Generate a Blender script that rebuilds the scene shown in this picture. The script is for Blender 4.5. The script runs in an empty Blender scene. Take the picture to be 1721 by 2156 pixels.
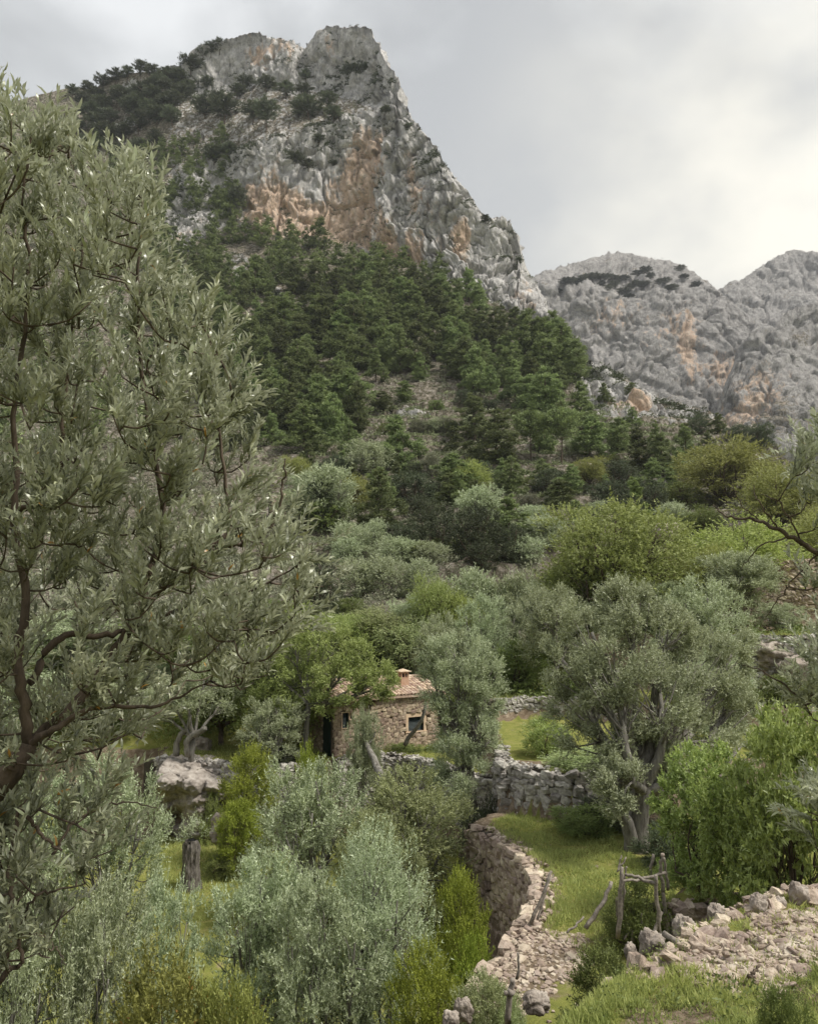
import bpy, math, random
import numpy as np
from mathutils import Matrix, Vector

R = np.random.default_rng(7)
random.seed(7)
sc = bpy.context.scene
COL = sc.collection

# ------------------------------------------------------------------ camera
PITCH = math.radians(6.0)
F, CU, CV = 1721.0, 860.5, 1077.5
FW = np.array([0, math.cos(PITCH), math.sin(PITCH)])
UP = np.array([0, -math.sin(PITCH), math.cos(PITCH)])
RT = np.array([1.0, 0, 0])
cam = bpy.data.cameras.new("camera")
cam.sensor_fit = 'HORIZONTAL'; cam.sensor_width = 36; cam.lens = 36.0
cam.clip_start = 0.1; cam.clip_end = 6000
camo = bpy.data.objects.new("camera", cam); COL.objects.link(camo)
camo.location = (0, 0, 0); camo.rotation_euler = (math.pi/2 + PITCH, 0, 0)
sc.camera = camo

# ------------------------------------------------------------------ world, sun, exposure
SUN_EL, SUN_AZ = math.radians(56), math.radians(105)      # azimuth to the right of the view
w = bpy.data.worlds.new("World"); sc.world = w; w.use_nodes = True
nt = w.node_tree; N = nt.nodes; L = nt.links; N.clear()
def nd(t, **k):
    n = N.new(t)
    for a, b in k.items(): setattr(n, a, b)
    return n
out = nd('ShaderNodeOutputWorld'); bg = nd('ShaderNodeBackground'); bg.inputs[1].default_value = 0.1
sky = nd('ShaderNodeTexSky'); sky.sky_type = 'NISHITA'; sky.sun_disc = False
sky.sun_elevation = SUN_EL; sky.sun_rotation = SUN_AZ
tc = nd('ShaderNodeTexCoord')
sep = nd('ShaderNodeSeparateXYZ'); L.new(tc.outputs['Generated'], sep.inputs[0])
mp = nd('ShaderNodeMapping'); mp.inputs['Scale'].default_value = (1, 1, 1.5)
mp.inputs['Location'].default_value = (4.47, 1.11, 0.3)
L.new(tc.outputs['Generated'], mp.inputs[0])
n1 = nd('ShaderNodeTexNoise'); n1.inputs['Scale'].default_value = 2.3; n1.inputs['Detail'].default_value = 9
n1.inputs['Roughness'].default_value = 0.5; n1.inputs['Distortion'].default_value = 0.2
L.new(mp.outputs[0], n1.inputs['Vector'])
rp = nd('ShaderNodeValToRGB')
rp.color_ramp.elements[0].position = 0.43; rp.color_ramp.elements[0].color = (0.315, 0.318, 0.314, 1)
rp.color_ramp.elements[1].position = 0.59; rp.color_ramp.elements[1].color = (0.54, 0.543, 0.54, 1)
e = rp.color_ramp.elements.new(0.5); e.color = (0.385, 0.39, 0.386, 1)
L.new(n1.outputs[0], rp.inputs[0])
# bright break in the cloud low on the right, where the sun stands behind it
dt = nd('ShaderNodeVectorMath', operation='DOT_PRODUCT')
L.new(tc.outputs['Generated'], dt.inputs[0]); dt.inputs[1].default_value = (0.545, 0.79, 0.30)
mr = nd('ShaderNodeMapRange'); mr.interpolation_type = 'SMOOTHSTEP'
mr.inputs[1].default_value = 0.84; mr.inputs[2].default_value = 1.0; mr.inputs[3].default_value = 0; mr.inputs[4].default_value = 1.0
L.new(dt.outputs['Value'], mr.inputs[0])
glow = nd('ShaderNodeMix', data_type='RGBA'); glow.inputs[7].default_value = (0.66, 0.625, 0.535, 1)
n3 = nd('ShaderNodeTexNoise'); n3.inputs['Scale'].default_value = 4.5; n3.inputs['Detail'].default_value = 7; L.new(mp.outputs[0], n3.inputs['Vector'])
m3 = nd('ShaderNodeMapRange'); m3.inputs[1].default_value = 0.35; m3.inputs[2].default_value = 0.62; m3.inputs[3].default_value = 0.25; m3.inputs[4].default_value = 1.0; L.new(n3.outputs[0], m3.inputs[0])
gm = nd('ShaderNodeMath', operation='MULTIPLY'); L.new(mr.outputs[0], gm.inputs[0]); L.new(m3.outputs[0], gm.inputs[1])
L.new(gm.outputs[0], glow.inputs[0]); L.new(rp.outputs[0], glow.inputs[6])
sc10 = nd('ShaderNodeVectorMath', operation='SCALE'); sc10.inputs['Scale'].default_value = 5.2
L.new(glow.outputs[2], sc10.inputs[0])
mx = nd('ShaderNodeMix', data_type='RGBA'); mx.inputs[0].default_value = 0.94
L.new(sky.outputs[0], mx.inputs[6]); L.new(sc10.outputs[0], mx.inputs[7])
L.new(mx.outputs[2], bg.inputs[0]); L.new(bg.outputs[0], out.inputs[0])

sun = bpy.data.lights.new("sun", 'SUN'); sun.energy = 1.5; sun.angle = math.radians(14); sun.color = (1, 0.96, 0.88)
suno = bpy.data.objects.new("sun", sun); COL.objects.link(suno)
sd = Vector((math.sin(SUN_AZ)*math.cos(SUN_EL), math.cos(SUN_AZ)*math.cos(SUN_EL), math.sin(SUN_EL)))
suno.rotation_euler = (-sd).to_track_quat('-Z', 'Y').to_euler(); suno.location = (60, 10, 200)
vs = sc.view_settings
vs.view_transform = 'Standard'; vs.look = 'None'; vs.gamma = 1; vs.use_curve_mapping = False
vs.exposure = 1.72
cy = sc.cycles
cy.use_denoising = True; cy.max_bounces = 6; cy.diffuse_bounces = 4; cy.glossy_bounces = 2
cy.transmission_bounces = 3; cy.transparent_max_bounces = 4; cy.caustics_reflective = False; cy.caustics_refractive = False

# ------------------------------------------------------------------ helpers
def P(u, v, d):
    """point seen at overview coordinates (u, v) at depth d"""
    u = np.asarray(u, float); v = np.asarray(v, float); d = np.asarray(d, float)
    a = ((u-CU)/F*d)[..., None]*RT; b = (-(v-CV)/F*d)[..., None]*UP
    return d[..., None]*FW + a + b
def slope(v): return -(v-CV)/F*math.cos(PITCH) + math.sin(PITCH)
def depth_on(v, z): return z/slope(v)
def G(u, v, z):
    p = P(u, v, depth_on(v, z)); return (float(p[0]), float(p[1]))

def _hash(ix, iy, iz, s):
    h = (ix.astype(np.uint32)*np.uint32(73856093)) ^ (iy.astype(np.uint32)*np.uint32(19349663)) ^ (iz.astype(np.uint32)*np.uint32(83492791)) ^ np.uint32((s*2654435761) & 0xffffffff)
    h ^= h >> np.uint32(13); h = h*np.uint32(1274126177); h ^= h >> np.uint32(16); h = h*np.uint32(2246822519); h ^= h >> np.uint32(15)
    return h
def vnoise(p, s=0):
    """smooth gradient-like noise in [-1, 1]; p is (n, 3)"""
    p = np.asarray(p, np.float64); i = np.floor(p).astype(np.int64); f = (p-i)
    q = f*f*f*(f*(f*6-15)+10)
    r = 0
    for dx in (0, 1):
        wx = q[:, 0] if dx else 1-q[:, 0]
        for dy in (0, 1):
            wy = q[:, 1] if dy else 1-q[:, 1]
            for dz in (0, 1):
                wz = q[:, 2] if dz else 1-q[:, 2]
                h = _hash(i[:, 0]+dx, i[:, 1]+dy, i[:, 2]+dz, s)
                gx = (h & np.uint32(1023)).astype(float)/511.5-1
                gy = ((h >> np.uint32(10)) & np.uint32(1023)).astype(float)/511.5-1
                gz = ((h >> np.uint32(20)) & np.uint32(1023)).astype(float)/511.5-1
                r = r + wx*wy*wz*(gx*(f[:, 0]-dx)+gy*(f[:, 1]-dy)+gz*(f[:, 2]-dz))
    return r*1.3
def fbm(p, o=4, s=0, g=0.5):
    p = np.asarray(p, float); r = 0; a = 1
    for k in range(o): r = r + a*vnoise(p*(2.03**k), s+k); a *= g
    return r
def ridged(p, o=4, s=0, g=0.55):
    r = 0; a = 1; t = 0
    for k in range(o):
        r = r + a*(1-2*np.abs(vnoise(p*(2.07**k), s+k))); t += a; a *= g
    return r/t
def voronoi(p, s=0):
    i = np.floor(p).astype(np.int64); f = p-i
    f1 = np.full(len(p), 9.0); f2 = np.full(len(p), 9.0); cid = np.zeros(len(p))
    for dx in (-1, 0, 1):
        for dy in (-1, 0, 1):
            for dz in (-1, 0, 1):
                h = _hash(i[:, 0]+dx, i[:, 1]+dy, i[:, 2]+dz, s)
                jx = (h & np.uint32(1023)).astype(float)/1023; jy = ((h >> np.uint32(10)) & np.uint32(1023)).astype(float)/1023
                jz = ((h >> np.uint32(20)) & np.uint32(1023)).astype(float)/1023
                d = np.sqrt((dx+jx-f[:, 0])**2+(dy+jy-f[:, 1])**2+(dz+jz-f[:, 2])**2)
                c = d < f1
                f2 = np.where(c, f1, np.minimum(f2, d)); f1 = np.where(c, d, f1); cid = np.where(c, jx, cid)
    return f1, f2, cid
def sstep(a, b, x):
    t = np.clip((x-a)/(b-a), 0, 1); return t*t*(3-2*t)
def poly_sd(px, py, poly):
    """signed distance, positive inside"""
    px = np.asarray(px, float); py = np.asarray(py, float)
    d = np.full(px.shape, 1e9); ins = np.zeros(px.shape, bool); n = len(poly)
    for k in range(n):
        x0, y0 = poly[k]; x1, y1 = poly[(k+1) % n]
        ex, ey = x1-x0, y1-y0; t = np.clip(((px-x0)*ex+(py-y0)*ey)/(ex*ex+ey*ey+1e-12), 0, 1)
        d = np.minimum(d, np.hypot(px-x0-t*ex, py-y0-t*ey))
        if y0 != y1:
            c = ((y0 > py) != (y1 > py)) & (px < (x1-x0)*(py-y0)/(y1-y0)+x0); ins ^= c
    return np.where(ins, d, -d)

def sample(poly, n, rng):
    a = np.array(poly); lo, hi = a.min(0), a.max(0); out_ = np.zeros((0, 2))
    while len(out_) < n:
        q = rng.uniform(lo, hi, (n*2, 2)); out_ = np.concatenate([out_, q[poly_sd(q[:, 0], q[:, 1], poly) > 0]])
    return out_[:n]
class MB:
    """collects vertices, quads and triangles and links them as ONE mesh object"""
    def __init__(s): s.v = []; s.f = []; s.n = 0; s.r = []
    def add(s, v, faces, rnd=0.5):
        v = np.asarray(v, np.float32).reshape(-1, 3)
        for fa in (faces if isinstance(faces, list) else [faces]):
            fa = np.asarray(fa, np.int32)
            if len(fa): s.f.append(fa+s.n)
        s.r.append(np.broadcast_to(np.asarray(rnd, np.float32), (len(v),)))
        s.v.append(v); s.n += len(v)
    def mesh(s, name, mat, smooth=False, attrs=None):
        me = bpy.data.meshes.new(name)
        v = np.concatenate(s.v); me.vertices.add(len(v)); me.vertices.foreach_set('co', v.ravel())
        li = np.concatenate([a.ravel() for a in s.f]); tot = np.concatenate([np.full(len(a), a.shape[1], np.int32) for a in s.f])
        me.loops.add(len(li)); me.loops.foreach_set('vertex_index', li)
        me.polygons.add(len(tot)); st = np.concatenate([[0], np.cumsum(tot)[:-1]]).astype(np.int32)
        me.polygons.foreach_set('loop_start', st)
        me.polygons.foreach_set('use_smooth', np.full(len(tot), smooth))
        at = me.attributes.new('rnd', 'FLOAT', 'POINT'); at.data.foreach_set('value', np.concatenate(s.r))
        for k, a in (attrs or {}).items():
            at = me.attributes.new(k, 'FLOAT', 'POINT'); at.data.foreach_set('value', np.asarray(a, np.float32))
        me.update(calc_edges=True); me.validate()
        for m in (mat if isinstance(mat, (list, tuple)) else [mat]): me.materials.append(m)
        return me
    def build(s, name, mat, parent=None, smooth=False, **k):
        return link(name, s.mesh(name, mat, smooth), parent, **k)
def link(name, data, parent=None, mat=None, **k):
    o = bpy.data.objects.new(name, data); COL.objects.link(o)
    if parent is not None: o.parent = parent
    for a, b in k.items(): o[a] = b
    if mat is not None: setmat(o, mat)
    return o
def setmat(o, mat):
    o.material_slots[0].link = 'OBJECT'; o.material_slots[0].material = mat
def thing(name, label, cat, loc=(0, 0, 0), rz=0, group=None, scale=None):
    o = bpy.data.objects.new(name, None); COL.objects.link(o)
    o.location = [float(a) for a in loc]; o.rotation_euler = (0, 0, rz); o.empty_display_size = 0.2
    if scale is not None: o.scale = scale
    o['label'] = label; o['category'] = cat
    if group: o['group'] = group
    return o
def tag(o, label, cat, group=None):
    o['label'] = label; o['category'] = cat
    if group: o['group'] = group
    return o

def frames(pts):
    t = np.gradient(pts, axis=0); t /= np.linalg.norm(t, axis=1)[:, None]+1e-9
    a = np.array([0.31, 0.17, 0.93]) if abs(t[0][2]) < 0.8 else np.array([0.93, 0.31, 0.17])
    n = np.cross(t, a); n /= np.linalg.norm(n, axis=1)[:, None]+1e-9
    return t, n, np.cross(t, n)
def tube(mb, pts, rad, sides=7, rough=0.0, seed=0, rnd=0.5):
    pts = np.asarray(pts, float); k = len(pts); rad = np.broadcast_to(np.asarray(rad, float), (k,))
    t, n, b = frames(pts); an = np.arange(sides)*2*math.pi/sides
    rr = rad[:, None]*np.ones(sides)
    v = pts[:, None, :]+rr[..., None]*(np.cos(an)[None, :, None]*n[:, None, :]+np.sin(an)[None, :, None]*b[:, None, :])
    if rough:
        flat = v.reshape(-1, 3); c = np.repeat(pts, sides, 0); sc_ = 1.0/np.maximum(np.repeat(rad, sides), 0.02)
        z = vnoise(np.c_[flat[:, 0]*2.2*sc_, flat[:, 1]*2.2*sc_, flat[:, 2]*0.6*sc_]+seed, 5)
        v = (c+(flat-c)*(1+rough*z)[:, None]).reshape(v.shape)
    i = np.arange(k-1)[:, None]*sides; j = np.arange(sides)[None, :]; j2 = (j+1) % sides
    q = np.stack([i+j, i+j2, i+sides+j2, i+sides+j], -1).reshape(-1, 4)
    v = np.concatenate([v.reshape(-1, 3), pts[:1], pts[-1:]])
    jj = np.arange(sides); a, z = k*sides, k*sides+1
    caps = np.concatenate([np.stack([np.full(sides, a), (jj+1) % sides, jj], -1), np.stack([np.full(sides, z), (k-1)*sides+jj, (k-1)*sides+(jj+1) % sides], -1)])
    mb.add(v, [q, caps], rnd)
def curve(pts, n=12, jit=0.0, rng=R):
    pts = np.asarray(pts, float); m = len(pts)
    if m == 2: pts = np.array([pts[0], pts[0]*.66+pts[1]*.34, pts[0]*.33+pts[1]*.67, pts[1]]); m = 4
    p = np.concatenate([[2*pts[0]-pts[1]], pts, [2*pts[-1]-pts[-2]]])
    t = np.linspace(0, m-1-1e-6, n); i = t.astype(int); f = (t-i)[:, None]
    a, b, c, d = p[i], p[i+1], p[i+2], p[i+3]
    r = 0.5*(2*b+(c-a)*f+(2*a-5*b+4*c-d)*f*f+(-a+3*b-3*c+d)*f**3)
    if jit: r[1:-1] += rng.normal(0, jit, (n-2, 3))
    return r
def rotm_z(a): return np.array([[math.cos(a), -math.sin(a), 0], [math.sin(a), math.cos(a), 0], [0, 0, 1.0]])
def unit(v): return v/(np.linalg.norm(v, axis=-1, keepdims=True)+1e-9)

# ------------------------------------------------------------------ materials
def new_mat(name):
    m = bpy.data.materials.new(name); m.use_nodes = True; t = m.node_tree; t.nodes.clear(); return m, t.nodes, t.links
def foliage(name, dark, light, back=None, trans=0.25, rough=0.55, spec=0.3, old=None, var=0.2):
    m, n, l = new_mat(name)
    o = n.new('ShaderNodeOutputMaterial'); at = n.new('ShaderNodeAttribute'); at.attribute_name = 'rnd'
    oi = n.new('ShaderNodeObjectInfo')
    rp = n.new('ShaderNodeValToRGB'); rp.color_ramp.elements[0].color = (*dark, 1); rp.color_ramp.elements[1].color = (*light, 1)
    if old:
        rp.color_ramp.elements[1].position = 0.94
        x = rp.color_ramp.elements.new(0.985); x.color = (*old, 1)
    l.new(at.outputs['Fac'], rp.inputs[0]); c = rp.outputs[0]
    if back:
        ge = n.new('ShaderNodeNewGeometry'); mx = n.new('ShaderNodeMix'); mx.data_type = 'RGBA'
        l.new(ge.outputs['Backfacing'], mx.inputs[0]); l.new(c, mx.inputs[6]); mx.inputs[7].default_value = (*back, 1); c = mx.outputs[2]
    hs = n.new('ShaderNodeHueSaturation')
    a = n.new('ShaderNodeMapRange'); a.inputs[3].default_value = 0.485; a.inputs[4].default_value = 0.515
    b = n.new('ShaderNodeMapRange'); b.inputs[3].default_value = 1-var; b.inputs[4].default_value = 1+var*1.25
    l.new(oi.outputs['Random'], a.inputs[0]); l.new(oi.outputs['Random'], b.inputs[0])
    l.new(a.outputs[0], hs.inputs['Hue']); l.new(b.outputs[0], hs.inputs['Value']); l.new(c, hs.inputs['Color'])
    pb = n.new('ShaderNodeBsdfPrincipled'); pb.inputs['Roughness'].default_value = rough
    pb.inputs['Specular IOR Level'].default_value = spec
    l.new(hs.outputs[0], pb.inputs['Base Color'])
    tr = n.new('ShaderNodeBsdfTranslucent'); l.new(hs.outputs[0], tr.inputs[0])
    ms = n.new('ShaderNodeMixShader'); ms.inputs[0].default_value = trans
    l.new(pb.outputs[0], ms.inputs[1]); l.new(tr.outputs[0], ms.inputs[2]); l.new(ms.outputs[0], o.inputs[0])
    return m
def noise_mat(name, cols, scale=3.0, detail=8, bump=0.4, bscale=None, rough=0.9, stretch=(1, 1, 1), tint=0.0, dist=0.02, obj=True):
    """procedural two- or three-colour mottled surface with fine relief"""
    m, n, l = new_mat(name); o = n.new('ShaderNodeOutputMaterial'); pb = n.new('ShaderNodeBsdfPrincipled')
    tc = n.new('ShaderNodeTexCoord'); mp = n.new('ShaderNodeMapping'); mp.inputs['Scale'].default_value = stretch
    l.new(tc.outputs['Object'], mp.inputs[0])
    oi = n.new('ShaderNodeObjectInfo')
    ad = n.new('ShaderNodeVectorMath'); ad.operation = 'ADD'; sx = n.new('ShaderNodeMath'); sx.operation = 'MULTIPLY'; sx.inputs[1].default_value = 37
    l.new(oi.outputs['Random'], sx.inputs[0]); l.new(mp.outputs[0], ad.inputs[0]); l.new(sx.outputs[0], ad.inputs[1])
    nz = n.new('ShaderNodeTexNoise'); nz.inputs['Scale'].default_value = scale; nz.inputs['Detail'].default_value = detail; nz.inputs['Roughness'].default_value = 0.65
    l.new(ad.outputs[0], nz.inputs['Vector'])
    rp = n.new('ShaderNodeValToRGB'); k = len(cols)
    while len(rp.color_ramp.elements) < k: rp.color_ramp.elements.new(0.5)
    for i, c in enumerate(cols):
        rp.color_ramp.elements[i].position = 0.3+0.4*i/(k-1); rp.color_ramp.elements[i].color = (*c, 1)
    l.new(nz.outputs[0], rp.inputs[0]); c = rp.outputs[0]
    if tint:
        hs = n.new('ShaderNodeHueSaturation'); at = n.new('ShaderNodeAttribute'); at.attribute_name = 'rnd'
        sm = n.new('ShaderNodeMath'); sm.operation = 'ADD'; l.new(at.outputs['Fac'], sm.inputs[0]); l.new(oi.outputs['Random'], sm.inputs[1])
        fr = n.new('ShaderNodeMath'); fr.operation = 'FRACT'; l.new(sm.outputs[0], fr.inputs[0])
        b = n.new('ShaderNodeMapRange'); b.inputs[3].default_value = 1-tint; b.inputs[4].default_value = 1+tint
        a = n.new('ShaderNodeMapRange'); a.inputs[3].default_value = 0.48; a.inputs[4].default_value = 0.515
        l.new(fr.outputs[0], b.inputs[0]); l.new(b.outputs[0], hs.inputs['Value'])
        l.new(fr.outputs[0], a.inputs[0]); l.new(a.outputs[0], hs.inputs['Hue'])
        l.new(c, hs.inputs['Color']); c = hs.outputs[0]
    l.new(c, pb.inputs['Base Color']); pb.inputs['Roughness'].default_value = rough; pb.inputs['Specular IOR Level'].default_value = 0.25
    n2 = n.new('ShaderNodeTexNoise'); n2.inputs['Scale'].default_value = bscale or scale*3; n2.inputs['Detail'].default_value = 8; n2.inputs['Roughness'].default_value = 0.7
    l.new(ad.outputs[0], n2.inputs['Vector'])
    bp = n.new('ShaderNodeBump'); bp.inputs['Strength'].default_value = bump; bp.inputs['Distance'].default_value = dist
    l.new(n2.outputs[0], bp.inputs['Height']); l.new(bp.outputs[0], pb.inputs['Normal']); l.new(pb.outputs[0], o.inputs[0])
    return m
M = {}
M['olive'] = foliage('olive_leaves', (0.092, 0.112, 0.052), (0.48, 0.535, 0.30), (0.52, 0.57, 0.38), 0.27, 0.42, var=0.13)
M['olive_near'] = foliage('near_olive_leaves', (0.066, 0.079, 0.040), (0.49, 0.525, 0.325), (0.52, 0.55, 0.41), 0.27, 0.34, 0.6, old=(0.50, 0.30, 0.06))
M['wild_olive'] = foliage('wild_olive_leaves', (0.13, 0.158, 0.058), (0.42, 0.475, 0.20), (0.44, 0.49, 0.26), 0.3)
M['broad'] = foliage('broad_leaves', (0.11, 0.145, 0.036), (0.40, 0.455, 0.14), (0.38, 0.43, 0.17), 0.34)
M['yellow'] = foliage('lentisk_leaves', (0.13, 0.17, 0.022), (0.44, 0.50, 0.085), None, 0.32)
M['khaki'] = foliage('khaki_leaves', (0.125, 0.138, 0.032), (0.36, 0.37, 0.105), None, 0.3, old=(0.36, 0.22, 0.06))
M['lime'] = foliage('lime_leaves', (0.13, 0.155, 0.036), (0.42, 0.455, 0.13), (0.40, 0.43, 0.16), 0.34)
M['glossy'] = foliage('glossy_leaves', (0.09, 0.14, 0.03), (0.48, 0.57, 0.16), (0.42, 0.51, 0.19), 0.32, 0.38, 0.45, var=0.08)
M['shrub'] = foliage('shrub_leaves', (0.085, 0.118, 0.034), (0.28, 0.335, 0.105), None, 0.28)
M['oak'] = foliage('oak_leaves', (0.05, 0.064, 0.034), (0.135, 0.16, 0.085), None, 0.2)
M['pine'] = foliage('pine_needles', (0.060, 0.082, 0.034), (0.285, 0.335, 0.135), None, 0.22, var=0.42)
M['pine_pale'] = foliage('pale_pine_needles', (0.112, 0.161, 0.042), (0.266, 0.336, 0.105), None, 0.2)
M['crest'] = foliage('crest_pine_needles', (0.045, 0.056, 0.036), (0.15, 0.17, 0.10), None, 0.2, var=0.3)
M['scrub'] = foliage('scrub_leaves', (0.09, 0.098, 0.055), (0.36, 0.365, 0.25), None, 0.2)
M['slope'] = foliage('slope_bush_leaves', (0.095, 0.115, 0.05), (0.36, 0.39, 0.21), None, 0.22)
M['grass'] = foliage('grass_blades', (0.24, 0.285, 0.085), (0.60, 0.61, 0.23), None, 0.45)
M['bark'] = noise_mat('olive_bark', [(0.07, 0.06, 0.05), (0.20, 0.185, 0.16), (0.32, 0.30, 0.27)], 4, bump=0.9, stretch=(2, 2, 0.4), dist=0.04)
M['bark_old'] = noise_mat('old_olive_bark', [(0.05, 0.043, 0.036), (0.15, 0.132, 0.115), (0.29, 0.265, 0.235)], 5, bump=1.0, stretch=(2, 2, 0.5), dist=0.05)
M['bark_dark'] = noise_mat('dark_bark', [(0.035, 0.026, 0.02), (0.10, 0.075, 0.055), (0.15, 0.115, 0.085)], 9, bump=0.8, stretch=(2, 2, 0.7), dist=0.01)
M['wood'] = noise_mat('weathered_wood', [(0.10, 0.085, 0.07), (0.22, 0.19, 0.16), (0.34, 0.30, 0.25)], 14, bump=0.7, stretch=(1, 1, 1), dist=0.008)
M['stone'] = noise_mat('dry_stone', [(0.18, 0.165, 0.148), (0.37, 0.345, 0.31), (0.54, 0.51, 0.46)], 2.2, bump=0.8, bscale=7, tint=0.3, dist=0.03)
M['stone_warm'] = noise_mat('warm_dry_stone', [(0.19, 0.15, 0.115), (0.40, 0.32, 0.25), (0.55, 0.47, 0.38)], 2.2, bump=0.8, bscale=7, tint=0.3, dist=0.03)
M['stone_pale'] = noise_mat('pale_rubble', [(0.20, 0.15, 0.11), (0.37, 0.30, 0.235), (0.50, 0.435, 0.36)], 1.8, bump=0.7, bscale=7, tint=0.25, dist=0.02)
M['stone_house'] = noise_mat('house_stone', [(0.18, 0.135, 0.10), (0.36, 0.275, 0.20), (0.50, 0.42, 0.33)], 1.8, bump=0.6, bscale=6, tint=0.28, dist=0.02)
M['boulder'] = noise_mat('limestone', [(0.14, 0.115, 0.096), (0.34, 0.29, 0.245), (0.54, 0.48, 0.41)], 2.5, bump=1.0, bscale=9, dist=0.05)
M['outcrop'] = noise_mat('pale_limestone', [(0.12, 0.10, 0.082), (0.32, 0.28, 0.245), (0.50, 0.455, 0.405)], 2.2, bump=1.0, bscale=6, dist=0.06)
M['mortar'] = noise_mat('mortar', [(0.075, 0.058, 0.042), (0.15, 0.115, 0.085)], 5, bump=0.6)
M['core'] = noise_mat('wall_fill', [(0.035, 0.029, 0.022), (0.085, 0.07, 0.055)], 4, bump=0.6)
M['plaster'] = noise_mat('ochre_plaster', [(0.56, 0.40, 0.27), (0.70, 0.54, 0.39)], 4, bump=0.25)
M['chim'] = noise_mat('pink_plaster', [(0.40, 0.24, 0.16), (0.56, 0.38, 0.27)], 4, bump=0.3)
M['tile'] = noise_mat('clay_tile', [(0.27, 0.185, 0.13), (0.48, 0.355, 0.265), (0.62, 0.52, 0.42)], 3, bump=0.4, tint=0.3)
M['paint'] = noise_mat('dark_green_paint', [(0.006, 0.016, 0.016), (0.012, 0.030, 0.028)], 5, bump=0.1, rough=0.5)
M['dark'] = noise_mat('painted_interior_shade', [(0.004, 0.004, 0.004), (0.008, 0.008, 0.008)], 5, bump=0.0)  # near-black colour stands in for shade behind panes, in chimney and stump
M['panel'] = noise_mat('solar_panel_glass', [(0.20, 0.23, 0.26), (0.26, 0.29, 0.32)], 5, bump=0.0, rough=0.25)

def ground_mat():
    m, n, l = new_mat('ground_soil_and_grass'); o = n.new('ShaderNodeOutputMaterial'); pb = n.new('ShaderNodeBsdfPrincipled')
    tc = n.new('ShaderNodeTexCoord')
    def nz(s, d=6):
        a = n.new('ShaderNodeTexNoise'); a.inputs['Scale'].default_value = s; a.inputs['Detail'].default_value = d; a.inputs['Roughness'].default_value = 0.65
        l.new(tc.outputs['Object'], a.inputs['Vector']); return a.outputs[0]
    def ramp(f, stops):
        r = n.new('ShaderNodeValToRGB')
        while len(r.color_ramp.elements) < len(stops): r.color_ramp.elements.new(0.5)
        for i, (p, c) in enumerate(stops): r.color_ramp.elements[i].position = p; r.color_ramp.elements[i].color = (*c, 1)
        l.new(f, r.inputs[0]); return r.outputs[0]
    grass = ramp(nz(2.2), [(0.3, (0.12, 0.135, 0.035)), (0.5, (0.19, 0.20, 0.05)), (0.7, (0.27, 0.245, 0.09))])
    soil = ramp(nz(3.5), [(0.3, (0.10, 0.072, 0.046)), (0.5, (0.19, 0.145, 0.10)), (0.7, (0.34, 0.28, 0.21))])
    at = n.new('ShaderNodeAttribute'); at.attribute_name = 'soil'
    ad = n.new('ShaderNodeMath'); ad.operation = 'ADD'; l.new(at.outputs['Fac'], ad.inputs[0])
    sh = n.new('ShaderNodeMapRange'); sh.inputs[1].default_value = 0.3; sh.inputs[2].default_value = 0.7; sh.inputs[3].default_value = -0.35; sh.inputs[4].default_value = 0.35
    l.new(nz(1.3, 8), sh.inputs[0]); l.new(sh.outputs[0], ad.inputs[1])
    st = n.new('ShaderNodeMapRange'); st.interpolation_type = 'SMOOTHSTEP'; st.inputs[1].default_value = 0.35; st.inputs[2].default_value = 0.65
    l.new(ad.outputs[0], st.inputs[0])
    mx = n.new('ShaderNodeMix'); mx.data_type = 'RGBA'; l.new(st.outputs[0], mx.inputs[0]); l.new(grass, mx.inputs[6]); l.new(soil, mx.inputs[7])
    l.new(mx.outputs[2], pb.inputs['Base Color']); pb.inputs['Roughness'].default_value = 0.95; pb.inputs['Specular IOR Level'].default_value = 0.1
    b = n.new('ShaderNodeBump'); b.inputs['Strength'].default_value = 0.9; b.inputs['Distance'].default_value = 0.06
    l.new(nz(14, 8), b.inputs['Height']); l.new(b.outputs[0], pb.inputs['Normal']); l.new(pb.outputs[0], o.inputs[0])
    return m
M['ground'] = ground_mat()

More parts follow.
